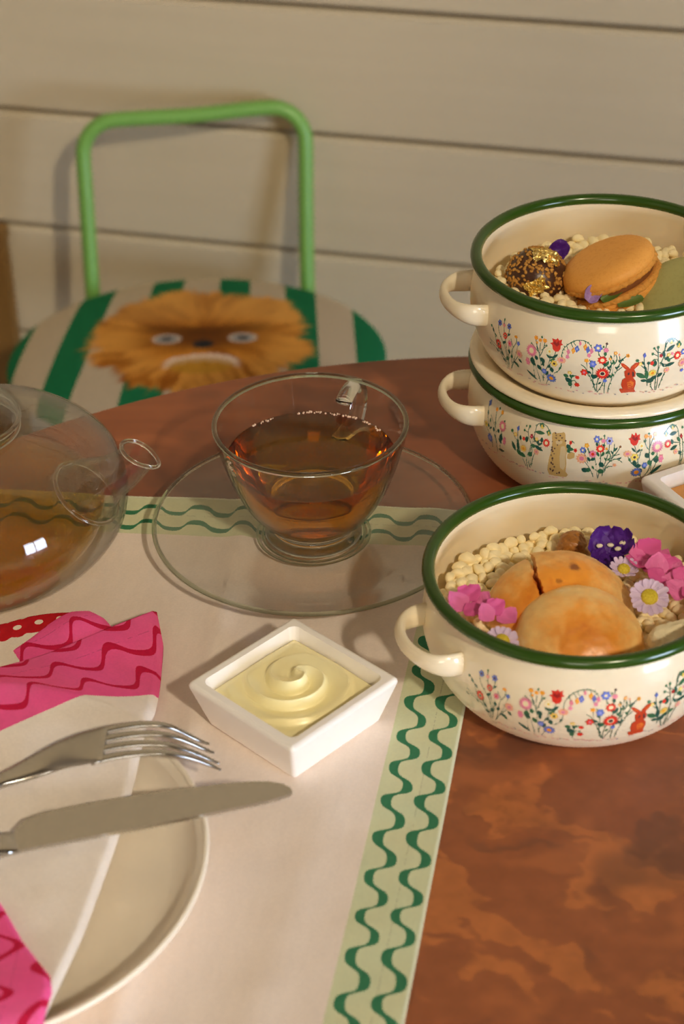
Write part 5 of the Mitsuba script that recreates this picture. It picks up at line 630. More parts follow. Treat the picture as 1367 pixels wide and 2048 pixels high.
nm, nuv = grid_mesh(110, 170, napkin_fn)
if nm.face_normals[:, 2].mean() < 0: nm.invert()
def cloth_solid(m, t, floor):
    s = sheet_solid(m, t, np.array([0, 0, 1.0])); k = len(m.vertices); v = s.vertices.copy(); v[k:, 2] = np.minimum(np.maximum(v[k:, 2], floor), v[:k, 2] - .0002); return tm(v, s.faces)
def border_uv(V): q = V[:, :2] - FE0; return np.stack([q @ fd + .01, np.maximum(q @ fn_, 0) + .003], 1)
ns = cloth_solid(nm, .0030, support(nm.vertices[:, 0], nm.vertices[:, 1]) + .0008); buv = border_uv(nm.vertices)
put('napkin__main_fold', ns, 'napkin_mat', True, uv=np.vstack([buv, buv]))
def patch(poly, z_fn, thick, r, n=120):
    """A cloth layer with this outline, its top at z_fn(x, y), edges rounded over."""
    pg = Polygon(poly).buffer(-.002).buffer(.002, quad_segs=4)
    from scipy.spatial import Delaunay
    from shapely import contains_xy
    ring_ = lambda g, st: [np.array(q.exterior.segmentize(st).coords)[:-1] for q in getattr(g, 'geoms', [g]) if not q.is_empty]
    x0, y0, x1, y1 = pg.bounds
    gx, gy = np.meshgrid(np.arange(x0, x1, .0035), np.arange(y0, y1, .0035)); core = pg.buffer(-.0045)
    gp = np.stack([gx.ravel(), gy.ravel()], 1) + np.random.default_rng(3).uniform(-.0004, .0004, (gx.size, 2)); gp = gp[contains_xy(core, gp[:, 0], gp[:, 1])]
    P2 = np.vstack(ring_(pg, .0015) + [q for o in (.0005, .0012, .0022, .0034) for q in ring_(pg.buffer(-o), .0020)] + [gp])
    tri = Delaunay(P2).simplices; ctr = P2[tri].mean(1); tri = tri[contains_xy(pg, ctr[:, 0], ctr[:, 1])]
    e1, e2 = P2[tri[:, 1]] - P2[tri[:, 0]], P2[tri[:, 2]] - P2[tri[:, 0]]; ar = e1[:, 0] * e2[:, 1] - e1[:, 1] * e2[:, 0]
    tri = tri[np.abs(ar) > 1e-11]; ar = ar[np.abs(ar) > 1e-11]; tri = np.where(ar[:, None] < 0, tri[:, ::-1], tri)
    used_ = np.unique(tri); rm_ = -np.ones(len(P2), int); rm_[used_] = np.arange(len(used_))
    m = tm(np.c_[P2[used_], np.zeros(len(used_))], rm_[tri])
    from shapely import points, distance
    e = distance(points(m.vertices[:, :2]), pg.exterior)
    V = m.vertices.copy(); z = z_fn(V[:, 0], V[:, 1]); V[:, 2] = z + edge_round(e, r, thick * .8)
    m = tm(V, m.faces); return cloth_solid(m, thick, z - thick), V
pm, V = patch([(-.108, .7440), (-.1150, .7545), (-.1230, .7610), (-.1330, .7600), (-.1440, .7500), (-.158, .7330), (-.150, .715), (-.115, .725)], lambda x, y: .0085 + .005 * np.exp(-((x + .128) / .013) ** 2 - ((y - .748) / .012) ** 2), .004, .003)
u2 = np.stack([(V[:, :2] - FE0) @ fd + .06, .030 + (V[:, :2] - FE0) @ fn_], 1); u2[:, 1] = np.clip(u2[:, 1], .002, .056)
put('napkin__under_fold', pm, 'napkin_mat', True, uv=np.vstack([u2, u2]))
def red_col(p, n, uv):
    u, v = uv.x, uv.y
    w = (noise(u * 1500, v * 1500) - .5) * .07
    c = mi.Color3f(.80, .71, .62) * (1 + w)
    sc = .0062 + .0012 * dr.abs(dr.sin(u * 420)) + (fbm(u * 300, 2.) - .5) * .0012
    red = dr.abs(v) < sc
    hole = dr.sqrt(dr.square((u / .0105 - dr.floor(u / .0105) - .5) * .0105) + dr.square(v * 1.1 + .0005)) < .0021
    c = dr.select(red & ~hole, mix((.52, .012, .02), (.40, .008, .015), fbm(u * 200, v * 200)) * (1 + w), c)
    return c
mat('red_print_mat', {'type': 'twosided', 'bsdf': {'type': 'principled', 'base_color': proc(red_col), 'roughness': .9, 'specular': .15}})
RP0, RP1 = np.array([-.132, .7575]), np.array([-.196, .7400]); rd = (RP1 - RP0) / np.linalg.norm(RP1 - RP0); rn = np.array([-rd[1], rd[0]])
def strip(a, b): return (RP0 + rd * a + rn * b).tolist()
sgn = 1 if rn[1] > 0 else -1
pm, V = patch([strip(-.004, sgn * .0055), strip(.02, sgn * .0082), strip(.19, sgn * .006), strip(.19, -sgn * .05), strip(.03, -sgn * .05), strip(-.002, -sgn * .010)], lambda x, y: .0072 + 0 * x + .001 * np.sin(x * 120), .003, .002)
u3 = np.stack([(V[:, :2] - RP0) @ rd, (V[:, :2] - RP0) @ rn], 1)
put('napkin__back_fold', pm, 'red_print_mat', True, uv=np.vstack([u3, u3]))
pm, V = patch([(-.1400, .5530), (-.1362, .5488), (-.1258, .5290), (-.1125, .5085), (-.1110, .5010), (-.1131, .4834), (-.121, .43), (-.295, .43), (-.295, .495), (-.170, .548)], lambda x, y: support(x, y) + .0085 + (meshkit.fbm(np.stack([x * 40, y * 40, x * 0], -1), 2, 4) - .5) * .003, .0035, .003)
u4 = np.stack([V[:, 1] - .40, -.1095 - V[:, 0]], 1); u4[:, 1] = np.clip(u4[:, 1] - (.503 - V[:, 1]).clip(0) * .12, .001, 1)
put('napkin__front_fold', pm, 'napkin_mat', True, uv=np.vstack([u4, u4]))
tag('napkin', 'folded white cloth napkin with pink border and crimson wavy lines, lying over the plate', 'napkin')

# fork, lying tines down with its back up
fp = spline([(-.300, .560, .0275), (-.235, .580, .0272), (-.1750, .6020, .0258), (-.1470, .6185, .0252), (-.1343, .6255, .0258), (-.1218, .6303, .0288), (-.1120, .6310, .0320), (-.1020, .6306, .0345)], 80)
tpar = np.linspace(0, 1, 80)
wv_ = np.interp(tpar, [0, .05, .35, .62, .78, .88, .95, 1], [.0085, .0095, .0065, .0038, .0040, .0078, .0108, .0112])
tv_ = np.interp(tpar, [0, .1, .5, .8, .95, 1], [.0012, .0015, .0016, .0018, .0012, .0009])
def ribbon(P, w, t, k=20):
    """A bar along P, w half-width horizontally, t half-thickness vertically, superelliptic section."""
    P = np.asarray(P, float); tt = np.gradient(P, axis=0); tt /= np.linalg.norm(tt, axis=1, keepdims=True)
    side = np.cross([0, 0, 1.0], tt); side /= np.linalg.norm(side, axis=1, keepdims=True); up = np.cross(tt, side)
    a = np.arange(k) * 2 * PI / k; ca, sa_ = np.cos(a), np.sin(a); ex = .75
    ca, sa_ = np.sign(ca) * np.abs(ca) ** ex, np.sign(sa_) * np.abs(sa_) ** ex
    n = len(P); w, t = np.broadcast_to(w, (n,)), np.broadcast_to(t, (n,))
    v = (P[:, None] + (w[:, None] * ca)[..., None] * side[:, None] + (t[:, None] * sa_)[..., None] * up[:, None]).reshape(-1, 3)
    f = []; i = np.arange(k); j = (i + 1) % k
    for s in range(n - 1): f += [np.stack([s * k + i, s * k + j, (s + 1) * k + j], 1), np.stack([s * k + i, (s + 1) * k + j, (s + 1) * k + i], 1)]
    v = np.vstack([v, P[0], P[-1]]); f += [np.stack([np.full(k, n * k), j, i], 1), np.stack([np.full(k, n * k + 1), (n - 1) * k + i, (n - 1) * k + j], 1)]
    m = tm(v, np.vstack(f));
    if m.volume < 0: m.invert()
    return m
fp[:, 2] += .0012
put('fork__body', ribbon(fp, wv_, tv_), 'steel_mat', True)
roots = [(-.1025, .6400), (-.1030, .6338), (-.1033, .6276), (-.1032, .6212)]; tips = [(-.0595, .6444), (-.0571, .6384), (-.0547, .6316), (-.0539, .6274)]
for (rx, ry), (tx, ty) in zip(roots, tips):
    q = spline([(rx - .004, ry, .0343), (rx + .008, ry + .001, .0364), ((rx + tx) / 2 + .004, (ry + ty) / 2, .0350), (tx - .010, ty - .0005, .0290), (tx, ty, .0225)], 30)
    put('fork__tine', ribbon(q, np.interp(np.linspace(0, 1, 30), [0, .2, .85, 1], [.0022, .0019, .0013, .0006]), np.interp(np.linspace(0, 1, 30), [0, .85, 1], [.0009, .0009, .0005])), 'steel_mat', True)
tag('fork', 'steel fork lying with its tines down on the napkin', 'fork')
kp = [(-.1316, .5932), (-.1246, .5969), (-.107, .6020), (-.0879, .6063), (-.0657, .6101), (-.0506, .6124), (-.0400, .6133), (-.0335, .6132), (-.0275, .6118), (-.0240, .6092), (-.0230, .6070), (-.0242, .6054), (-.0290, .6033), (-.0333, .6017), (-.0501, .5969), (-.0865, .5871), (-.1295, .5766), (-.1350, .5748), (-.1372, .5800), (-.1350, .5880)]
import manifold3d as m3
kpg = Polygon(kp).buffer(-.0012).buffer(.0012)
def bevel_slab(pg, t, r):
    a = trimesh.creation.extrude_polygon(pg.buffer(-r), t, engine='earcut'); b = trimesh.creation.extrude_polygon(pg, t - 2 * r, engine='earcut'); b.apply_translation((0, 0, r))
    V = np.vstack([a.vertices, b.vertices]); return a, b
def blade(pg, t):
    """The blade: flat faces that thin a little towards the cutting edge, rounded rim."""
    rings = []; ext = np.array(pg.exterior.segmentize(.002).coords)[:-1]
    v, f = trimesh.creation.triangulate_polygon(pg.buffer(-.0010).segmentize(.004), engine='earcut')
    top_ = tm(np.c_[v, np.full(len(v), t / 2)], f)
    h = m3.Manifold.extrude(m3.CrossSection([np.array(pg.exterior.coords)[:-1][:, :2] if pg.exterior.is_ccw else np.array(pg.exterior.coords)[:-1][::-1, :2]]), t)
    m = h.to_mesh(); m = tm(m.vert_properties[:, :3], m.tri_verts); m.apply_translation((0, 0, -t / 2)); return m
kb = blade(kpg, .0016)
kM = move((-.08, .592, .0272)) @ np.array(trimesh.transformations.rotation_matrix(math.radians(2.0), [.97, .25, 0])) @ move((.08, -.592, 0))
put('knife__blade', placed(kb, kM), 'steel_mat', 25)
kh_ = spline([(-.300, .5310, .0310), (-.235, .5515, .0305), (-.165, .5722, .0290), (-.1420, .5785, .0280), (-.1345, .5808, .0274)], 40)
put('knife__handle', ribbon(kh_, np.interp(np.linspace(0, 1, 40), [0, .1, .6, .93, 1], [.0085, .0098, .0080, .0072, .0060]), np.interp(np.linspace(0, 1, 40), [0, .5, .92, 1], [.0032, .0036, .0034, .0016])), 'steel_mat', True)
tag('knife', 'steel table knife lying across the napkin and the plate rim', 'knife')
# ================================================================== WHAT THE BOWLS HOLD
def rice_mesh(R, z0, n, seed, amp=.004, layers=2, skip=None):
    r_ = np.random.default_rng(seed); ms = []; pts = []
    base = trimesh.creation.icosphere(2 if seed == 4 else 1)
    tries = 0
    while len(pts) < n and tries < n * 60:
        tries += 1; a, r = r_.uniform(0, 2 * PI), R * math.sqrt(r_.uniform(0, 1)); q = np.array([r * math.cos(a), r * math.sin(a)])
        lay = r_.integers(layers); z = z0 + (meshkit.fbm(np.array([q[0] / .02, q[1] / .02, seed]), 2, seed) - .5) * 2 * amp - lay * .0025 + .004 * (r / R) ** 3
        p = np.array([*q, z])
        if pts and np.min(np.linalg.norm(np.array(pts) - p, axis=1)) < .0038: continue
        pts.append(p)
    for p in pts:
        m = base.copy(); v = m.vertices; l = r_.uniform(.0031, .0043); w = l * r_.uniform(.60, .72)
        v = v * np.array([l, w, w * .95]); v[:, 2] += .10 * l * np.cos(v[:, 0] / l * 2.6) ; v *= (1 + .10 * (meshkit.noise(np.asarray(m.vertices) * 2.3 + p * 900, seed) - .5))[:, None]
        M = np.array(trimesh.transformations.euler_matrix(r_.uniform(-.5, .5), r_.uniform(-.5, .5), r_.uniform(0, 6.3))); m = tm(v, m.faces); m.apply_transform(M); m.apply_translation(p); ms.append(m)
    return cat(ms)
pr((.94, .83, .52), .6, .3, name='rice_mat')
pr((.70, .56, .32), .8, .2, name='rice_bed_mat')
put('puffed_rice', cat([rice_mesh(.0625, .0355, 950, 4, .003, 3), lathe([(0, .006), (.052, .006), (.062, .014), (.0660, .0285), (.060, .0297), (0, .0297)], 60)]), 'rice_mat', True, M=move(B1P)); tag('puffed_rice', 'cream coloured puffed rice filling the foreground bowl', 'puffed rice', kind='stuff')
put('puffed_rice_001', cat([rice_mesh(.0620, .0365, 800, 9, .002, 3), lathe([(0, .006), (.052, .006), (.062, .014), (.0660, .0295), (.060, .0305), (0, .0305)], 60)]), 'rice_mat', True, M=move(B3P)); tag('puffed_rice_001', 'cream coloured puffed rice under the macarons in the upper bowl', 'puffed rice', kind='stuff')
# pastries: flat baked domes with a browned crown
def bun(rx, ry, h, seed, cut=None):
    m = trimesh.creation.icosphere(5); v = m.vertices.copy()
    z = v[:, 2]; k = np.where(z > 0, 1, .38)
    v = v * np.array([rx, ry, h]); v[:, 2] *= k
    rr = np.hypot(v[:, 0] / rx, v[:, 1] / ry); v[:, 2] = np.where(v[:, 2] > 0, h * (1 - rr.clip(0, 1) ** 2.4) ** .62, v[:, 2])
    m = tm(v, m.faces); return lump(lump(m, .0009, .012, seed), .00022, .0022, seed + 1)
def bun_mat(name, c, ax, R, spots):
    ax = np.asarray(ax, float); ax /= np.linalg.norm(ax); c = np.asarray(c, float)
    def f(p, n, uv):
        q = mi.Vector3f(p.x - c[0], p.y - c[1], p.z - c[2]); h = q.x * ax[0] + q.y * ax[1] + q.z * ax[2]
        d = dr.sqrt(dr.maximum(dr.dot(q, q) - h * h, 0)) / R
        g = fbm(p.x * 110, p.y * 110, p.z * 110, 4); g2 = fbm(p.x * 420, p.y * 420, p.z * 420, 3)
        e = d + (g - .5) * 1.0
        col = mix((.78, .29, .028), (.86, .56, .21), smoothstep(.30, 1.0, e))
        col = mix(col, (.90, .70, .40), smoothstep(.92, 1.25, e + (g2 - .5) * .3))
        col = mix(col, (.60, .17, .014), smoothstep(.52, .25, e) * smoothstep(.40, .75, g2 * .4 + g * .6))
        for (sx, sy, sz, sr) in spots:
            dd = dr.sqrt(dr.square(p.x - sx) + dr.square(p.y - sy) + dr.square(p.z - sz)) / sr
            col = mix(col, (.26, .075, .012), smoothstep(1.1, .55, dd + (g2 - .5) * .6))
        return col * (1 + (g2 - .5) * .18)
    mat(name, {'type': 'twosided', 'bsdf': {'type': 'principled', 'base_color': proc(f), 'roughness': .38, 'specular': .5, 'clearcoat': .35, 'clearcoat_gloss': .75}})
axF = np.array([.02, -.62, .78]); cF = np.array([.1040, .6860, .0400])
bun_mat('bun_front_mat', cF, axF, .030, [])
put('pastry', bun(.0292, .0270, .0150, 3), 'bun_front_mat', True, M=move(cF) @ rot_to(axF)); tag('pastry', 'round golden glazed pastry leaning at the front of the foreground bowl', 'pastry')
axB = np.array([.10, -.50, .86]); cB = np.array([.0985, .7110, .0415])
bun_mat('bun_back_mat', cB + axB * .0, axB, .034, [(.1040, .7160, .0600, .0032), (.0968, .7080, .0580, .0022), (.1225, .6995, .0560, .0050)])
full = placed(bun(.0335, .0285, .0170, 6), move(cB) @ rot_to(axB))
def clip(m, pt, nrm):
    h = m3.Manifold(m3.Mesh(np.asarray(m.vertices, np.float32), np.asarray(m.faces, np.uint32))); n = np.asarray(nrm, float); n /= np.linalg.norm(n)
    o = h.trim_by_plane(n.tolist(), float(n @ np.asarray(pt))).to_mesh(); return tm(o.vert_properties[:, :3], o.tri_verts)
def torn(m, pt, nrm, keep):
    """One side of a break: cut, then the cut face roughened into crumb."""
    n = np.asarray(nrm, float); n /= np.linalg.norm(n)
    c = clip(m, pt, n * keep); v, f = trimesh.remesh.subdivide_to_size(c.vertices, c.faces, .0016, max_iter=20); c = tm(v, f); c.merge_vertices()
    v = c.vertices.copy(); d = np.abs((v - pt) @ n); k = np.exp(-(d / .0008) ** 2)
    v += ((meshkit.fbm(np.asarray(v) / .0035 + 9, 3, 5) - .5) * .0042 * k)[:, None] * n; return tm(v, c.faces)
cutp, cutn = np.array([.0895, .711, .05]), np.array([.96, .10, .12])
rightp = torn(full, cutp, cutn, 1); leftp = torn(full, cutp, cutn, -1)
leftp = placed(leftp, move((-.0012, -.0010, -.0015)) @ move(cutp) @ np.array(trimesh.transformations.rotation_matrix(math.radians(-7), [0.3, 1, 0])) @ move(-cutp))
put('pastry_001', rightp, 'bun_back_mat', 50); tag('pastry_001', 'golden pastry with brown spots and a torn edge, behind the front pastry', 'pastry')
bun_mat('bun_piece_mat', cB + np.array([-.014, -.004, .006]), axB, .026, [])
put('pastry_piece', leftp, 'bun_piece_mat', 50); tag('pastry_piece', 'paler piece broken off the left side of the rear pastry', 'pastry')
def nut_col(p, n, uv):
    g = fbm(p.x * 600, p.y * 600, p.z * 600, 3); return mix((.20, .06, .010), (.48, .20, .035), g)
mat('nut_mat', {'type': 'twosided', 'bsdf': {'type': 'principled', 'base_color': proc(nut_col), 'roughness': .25, 'specular': .5, 'clearcoat': .5}})
put('candied_fruit', lump(lump(ellipsoid(.0072, .0064, .0066, 4), .0016, .006, 2), .0006, .0016, 3), 'nut_mat', True, M=move((.1084, .7575, .0440))); tag('candied_fruit', 'small brown candied fruit at the back of the foreground bowl', 'candied fruit')
pr((.82, .73, .50), .8, .2, name='meringue_mat')
put('white_cookie', lump(lump(rbox(.026, .016, .012, .004).subdivide_to_size(.0012), .0016, .006, 4), .0005, .0015, 5), 'meringue_mat', True, M=move((.1470, .6805, .0455)) @ rotz(20) @ np.array(trimesh.transformations.rotation_matrix(.35, [1, 0, 0]))); tag('white_cookie', 'crumbly pale cookie at the right of the foreground bowl', 'cookie')
# daisies
pr((.66, .52, .74), .6, .3, name='daisy_petal_mat')
def disc_col(p, n, uv): return mix((.50, .38, .02), (.72, .60, .07), noise(p.x * 1500, p.y * 1500, p.z * 1500))
mat('daisy_disc_mat', {'type': 'twosided', 'bsdf': {'type': 'principled', 'base_color': proc(disc_col), 'roughness': .7, 'specular': .2}})
def petal_sheet(L, w, bend, cup, tip=.5, n=14, k=9, t=.0003, ruffle=0.0, seed=0):
    def f(u, v):
        prof = np.sin(PI * np.clip(u * (1 - tip * .35) + .12 * (1 - u), 0, 1)) ** .65 * (1 - .0 * u); prof = np.where(u > .93, prof * np.sqrt(np.clip((1 - u) / .07, 0.08, 1)), prof)
        y = (v - .5) * w * prof; x = u * L
        z = bend * u * u * L + cup * (2 * v - 1) ** 2 * w * prof + ruffle * np.sin(u * 9 + v * 7 + seed) * u * L
        return np.stack([x, y, z], -1)
    m, _ = grid_mesh(n, k, f)
    if m.face_normals[:, 2].mean() < 0: m.invert()
    return sheet_solid(m, t)
def daisy(key, c, axis, R, n, label, rings=1, petal=None, lift=.10):
    M = move(c) @ rot_to(axis)
    r_ = np.random.default_rng(n + 3)
    ps = [mikit.ply(petal_sheet(R * .72, R * .34, lift + .05 * j, .16), 'daisy_petal_mat', True) for j in range(3)]
    for k in range(n):
        a = 360 / n * k + r_.uniform(-4, 4)
        put(key + '__petal', ps[k % 3], None, M=M @ rotz(a) @ move((R * .30, 0, .0004 * (k % 2))) @ np.array(trimesh.transformations.rotation_matrix(r_.uniform(-.12, .12), [1, 0, 0])) @ np.diag([r_.uniform(.92, 1.06), 1, 1, 1]))
    dm = lathe(smooth_profile([(0, -.0012), (R * .34, -.0010), (R * .44, .0004), (R * .40, .0018), (R * .2, .0028), (0, .0031)], 24).tolist(), 40); dm = lump(dm, .0002, .0008, 3)
    put(key + '__center', dm, 'daisy_disc_mat', True, M=M); tag(key + '__center', 'yellow centre')
    tag(key, label, 'flower')
daisy('daisy', (.1368, .7030, .0525), (-.05, -.55, .83), .0087, 19, 'large open lilac daisy with a yellow centre at the right of the pastries')
daisy('daisy_001', (.1289, .7290, .0490), (.05, -.15, 1), .0066, 14, 'small curled lilac daisy between the purple flower and the large daisy', lift=.45)
daisy('daisy_002', (.0688, .6775, .0490), (.10, -.35, .9), .0076, 17, 'lilac daisy half hidden by the front rim on the left of the pastries')
# pink blossoms: each a group of broad petals
pr((.66, .10, .33), .6, .3, name='pink_petal_mat', sheen=.3)
pr((.74, .17, .42), .6, .3, name='pink_petal_pale_mat', sheen=.3)
def blossom(key, c, axis, R, n, label, seed, spread=1.0, miss=0):
    M = move(c) @ rot_to(axis); r_ = np.random.default_rng(seed)
    for k in range(n):
        a = 360 / (n + miss) * k + r_.uniform(-12, 12)
        pm = petal_sheet(R * r_.uniform(.9, 1.1), R * r_.uniform(1.0, 1.25), r_.uniform(.0, .45) * spread, r_.uniform(.02, .18), .85, 14, 11, .0003, .05, seed + k)
        put(key + '__petal', pm, 'pink_petal_mat' if k % 2 else 'pink_petal_pale_mat', True, M=M @ rotz(a) @ move((R * .05, 0, .0006 * k)) @ np.array(trimesh.transformations.rotation_matrix(r_.uniform(-.3, .3), [1, 0, 0])))
    tag(key, label, 'flower')
blossom('pink_blossom', (.0570, .7050, .0500), (-.15, -.45, .85), .0088, 4, 'pink blossom of broad petals against the left wall of the foreground bowl', 3)
blossom('pink_blossom_001', (.0672, .6945, .0500), (.1, -.40, .9), .0080, 3, 'pink blossom just above the half hidden daisy on the left', 8, miss=1)
blossom('pink_blossom_002', (.1415, .7370, .0485), (-.15, -.45, .85), .0090, 5, 'rear pink blossom on the right of the purple flower', 12, 1.6)
blossom('pink_blossom_003', (.1470, .7235, .0500), (.05, -.60, .8), .0088, 5, 'pink blossom behind the large daisy', 17, 1.6)
blossom('pink_blossom_004', (.1560, .7150, .0490), (-.25, -.40, .85), .0088, 4, 'rightmost pink blossom, cut by the picture edge', 21, 1.4)
# dark violet flower, crumpled
pr((.070, .012, .20), .5, .35, name='violet_mat', sheen=.4)
pr((.36, .22, .55), .5, .35, name='violet_pale_mat')
def crumpled(key, c, axis, R, n, seed, matn):
    M = move(c) @ rot_to(axis); r_ = np.random.default_rng(seed)
    for k in range(n):
        m = petal_sheet(R, R * 1.2, r_.uniform(.2, .7), r_.uniform(.1, .35), .8, 20, 15, .0003, .10, seed + k); m = lump(m, R * .09, R * .3, seed + k)
        put(key + '__petal', m, matn, True, M=M @ rotz(360 / n * k + r_.uniform(-15, 15)) @ np.array(trimesh.transformations.rotation_matrix(r_.uniform(-.4, .4), [1, 0, 0])))
crumpled('pansy', (.1245, .7455, .0470), (.05, -.55, .83), .0108, 5, 4, 'violet_mat')
pr((.78, .70, .50), .6, .3, name='pistil_mat')
put('pansy__center', cat([placed(lump(ellipsoid(.0016, .0011, .0010, 2), .0003, .001, k), move((.1245 + dx, .7455 + dy, .0500 + dz))) for k, (dx, dy, dz) in enumerate([(-.005, -.001, .0022), (.0035, -.002, .001), (.006, .001, .0022), (.0005, .001, .001)])]), 'pistil_mat', True); tag('pansy__center', 'pale specks in the middle', kind='stuff')
tag('pansy', 'crumpled dark purple pansy behind the pastries', 'flower')

# macarons
def macaron_col(base, dark):
    def f(p, n, uv):
        g = fbm(p.x * 900, p.y * 900, p.z * 900, 3); return mix(base, dark, smoothstep(.45, .75, g) * .35)
    return f
for nm_, b_, d_ in (('orange', (.84, .40, .090), (.72, .29, .05)), ('green', (.42, .42, .17), (.34, .34, .12))):
    mat(f'macaron_{nm_}_mat', {'type': 'twosided', 'bsdf': {'type': 'principled', 'base_color': proc(macaron_col(b_, d_)), 'roughness': .55, 'specular': .3}})
    mat(f'macaron_{nm_}_foot_mat', {'type': 'twosided', 'bsdf': {'type': 'principled', 'base_color': proc(macaron_col(tuple(x * .9 for x in b_), tuple(x * .45 for x in b_))), 'roughness': .75, 'specular': .2}})
pr((.20, .07, .02), .6, .3, name='filling_mat')
def shell_meshes(R, h):
    dome = lathe(smooth_profile([(0, .0022), (R * .97, .0022), (R * 1.0, .0036), (R * .985, .0060), (R * .90, h * .72), (R * .68, h * .92), (R * .35, h * .99), (0, h)], 60).tolist(), 120)
    ft = lathe(smooth_profile([(0, -.0004), (R * .96, -.0004), (R * 1.02, .0008), (R * 1.015, .0022), (R * .97, .0030), (0, .0030)], 40).tolist(), 220)
    v = ft.vertices.copy(); a = np.arctan2(v[:, 1], v[:, 0]); k = np.hypot(v[:, 0], v[:, 1]) / R
    q = np.stack([np.cos(a) * 18, np.sin(a) * 18, v[:, 2] * 900], -1); d = (meshkit.fbm(q, 3, 5) - .5) * .0032 * (k > .8)
    v[:, 0] += d * np.cos(a); v[:, 1] += d * np.sin(a); return dome, tm(v, ft.faces)
def macaron(key, c, axis, R, gap, col, label):
    M = move(c) @ rot_to(axis); dome, ft = shell_meshes(R, .0118); F = np.diag([1, 1, -1.0, 1])
    flip = lambda m: (lambda q: (q.invert(), q)[1])(placed(m, F)) if placed(m, F).volume < 0 else placed(m, F)
    for s in (1, -1):
        d_, f_ = (dome, ft) if s > 0 else (flip(dome), flip(ft))
        k = put(key + '__shell', d_, f'macaron_{col}_mat', 50, M=M @ move((0, 0, s * gap / 2)))
        put(k + '__foot', f_, f'macaron_{col}_foot_mat', True, M=M @ move((0, 0, s * gap / 2))); tag(k + '__foot', 'ruffled foot')
    put(key + '__filling', lathe([(0, -gap / 2), (R * .88, -gap / 2), (R * .91, 0), (R * .88, gap / 2), (0, gap / 2)], 80), 'filling_mat', 40, M=M)
    tag(key, label, 'macaron')
macaron('macaron', (.1438, .9145, .1055), (-.38, .06, .92), .0250, .0042, 'orange', 'orange macaron leaning in the upper bowl beside the truffle')
macaron('macaron_001', (.1800, .8960, .0985), (-.28, -.30, .91), .0250, .0030, 'green', 'olive green macaron at the right of the upper bowl')
# truffle
tcn = np.array([.1055, .9235, .1000])
pr((.055, .018, .008), .3, .5, name='chocolate_mat', clearcoat=.4)
def crumb_col(p, n, uv): return mix((.30, .12, .02), (.66, .36, .09), noise(p.x * 700, p.y * 700, p.z * 700))
mat('crumb_mat', {'type': 'twosided', 'bsdf': {'type': 'principled', 'base_color': proc(crumb_col), 'roughness': .7, 'specular': .2}})
mat('gold_mat', {'type': 'twosided', 'bsdf': {'type': 'roughconductor', 'material': 'none', 'specular_reflectance': {'type': 'rgb', 'value': [.95, .72, .26]}, 'alpha': .15}})
put('truffle__body', lump(ellipsoid(.0165, .0165, .0160, 4), .0006, .006, 7), 'chocolate_mat', True, M=move(tcn))
crs = []
for k in range(900):
    d = rng.normal(size=3); d /= np.linalg.norm(d)
    if d[2] < -.3: continue
    if meshkit.fbm(d * 2.3 + 5, 2, 3) < .46 and rng.random() < .85: continue
    m = lump(ellipsoid(rng.uniform(.0005, .0014), rng.uniform(.0005, .0011), rng.uniform(.0004, .0008), 1), .0003, .001, k % 17)
    crs.append(placed(m, move(tcn + d * .0165) @ rot_to(d, rng.uniform(0, 6))))
put('truffle__nut_crumbs', cat(crs), 'crumb_mat', True); tag('truffle__nut_crumbs', 'golden nut crumbs', kind='stuff')
def foil(d0, size, seed):
    d0 = np.asarray(d0, float); d0 /= np.linalg.norm(d0)
    def f(u, v):
        x, y = (u - .5) * size, (v - .5) * size * .7; z = -(x * x + y * y) / .034 + .0006
        q = np.stack([x / .0016, y / .0016, x * 0 + seed], -1); return np.stack([x + (meshkit.noise(q, 1) - .5) * .002, y + (meshkit.noise(q, 2) - .5) * .002, z + (meshkit.fbm(q, 3, 3) - .5) * .0032], -1)
    m, _ = grid_mesh(26, 22, f); return placed(sheet_solid(m, .0001), move(tcn + d0 * .0168) @ rot_to(d0))
put('truffle__gold_leaf', foil((.25, -.25, .93), .0150, 3), 'gold_mat', False); put('truffle__gold_leaf', foil((-.10, -.85, .18), .0110, 8), 'gold_mat', False); tag('truffle__gold_leaf', 'crumpled gold leaf'); tag('truffle__gold_leaf_001', 'crumpled gold leaf')
tag('truffle', 'round chocolate truffle with nut crumbs and gold leaf in the upper bowl', 'truffle')
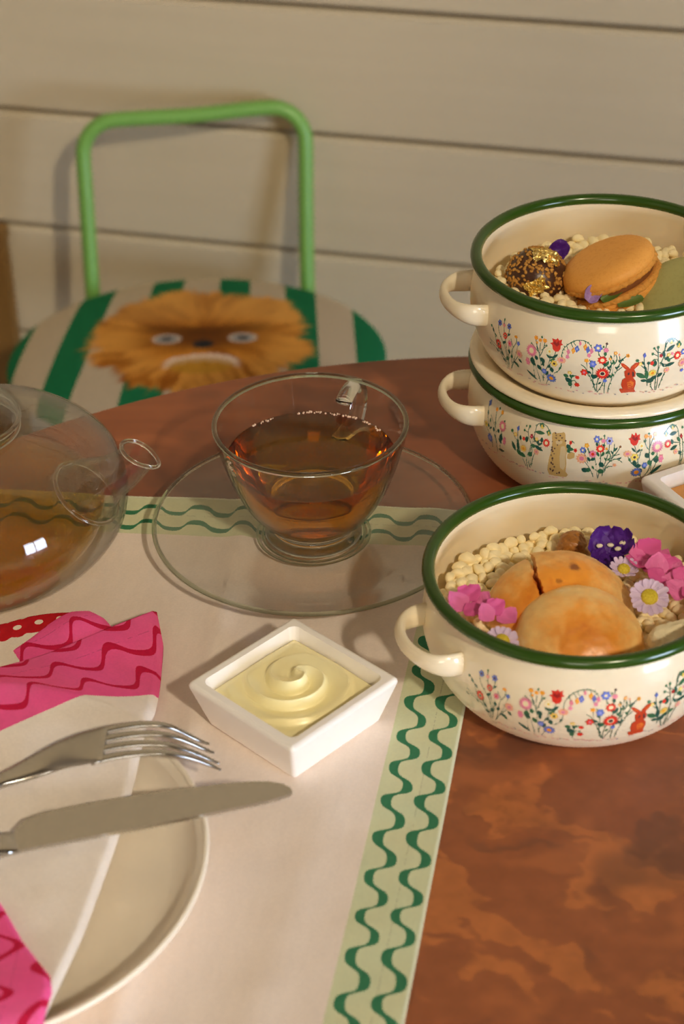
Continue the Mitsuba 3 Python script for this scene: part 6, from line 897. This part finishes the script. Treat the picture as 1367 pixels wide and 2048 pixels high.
def small_petal(key, c, axis, spin, L, matn, label):
    put(key, lump(petal_sheet(L, L * .85, .35, .25, .35, 20, 13, .0003, .10, 2), L * .09, L * .3, 2), matn, True, M=move(c) @ rot_to(axis, spin)); tag(key, label, 'petal')
small_petal('violet_petal', (.1150, .9400, .1025), (.1, -.75, .65), 1.0, .0115, 'violet_mat', 'dark violet petal behind the truffle')
small_petal('violet_petal_001', (.1285, .8905, .1030), (.0, -.7, .7), .9, .0095, 'violet_pale_mat', 'pale violet petal at the front rim under the orange macaron')
pr((.10, .17, .03), .5, .4, name='leaf_mat')
for i, (c, sp__, L) in enumerate((((.1355, .8900, .1035), .5, .0125), ((.1435, .8880, .1020), .2, .0135))):
    put('green_leaf', petal_sheet(L, L * .42, .15, .2, .3, 14, 9, .0003), 'leaf_mat', True, M=move(c) @ rot_to((0, -.5, .85), sp__))
tag('green_leaf', 'small green leaf under the orange macaron, beside the pale violet petal', 'leaf'); tag('green_leaf_001', 'small green leaf between the orange and the green macaron', 'leaf')

# white dish of amber honey behind the foreground bowl
DM = move((.2095, .8275, .0004)) @ rotz(27.4)
def dish():
    s = m3.Manifold.sphere(.003, 24)
    def hull(hx, hy, bx, by, z0, z1): return m3.Manifold.batch_hull([s.translate((i * (bx - .003), j * (by - .003), z0 + .003)) for i in (-1, 1) for j in (-1, 1)] + [s.translate((i * (hx - .003), j * (hy - .003), z1 - .003)) for i in (-1, 1) for j in (-1, 1)])
    o = hull(.052, .0275, .046, .0215, 0, .0360) - hull(.0485, .0240, .042, .0175, .004, .067); m = o.to_mesh(); return tm(m.vert_properties[:, :3], m.tri_verts)
put('honey_dish', dish(), 'china_mat', 40, M=DM); tag('honey_dish', 'white rectangular dish of honey at the right edge, behind the foreground bowl', 'dish')
pr((.62, .25, .02), .12, .5, name='honey_mat', clearcoat=.6)
hm_ = m3.Manifold.batch_hull([m3.Manifold.cube((.078, .029, .001), True).translate((0, 0, .008)), m3.Manifold.cube((.0850, .0365, .001), True).translate((0, 0, .0285))]).to_mesh()
put('honey', tm(hm_.vert_properties[:, :3], hm_.tri_verts), 'honey_mat', 20, M=DM); tag('honey', 'amber honey in the white rectangular dish', 'honey')
# tea leaves at the bottom of the teapot
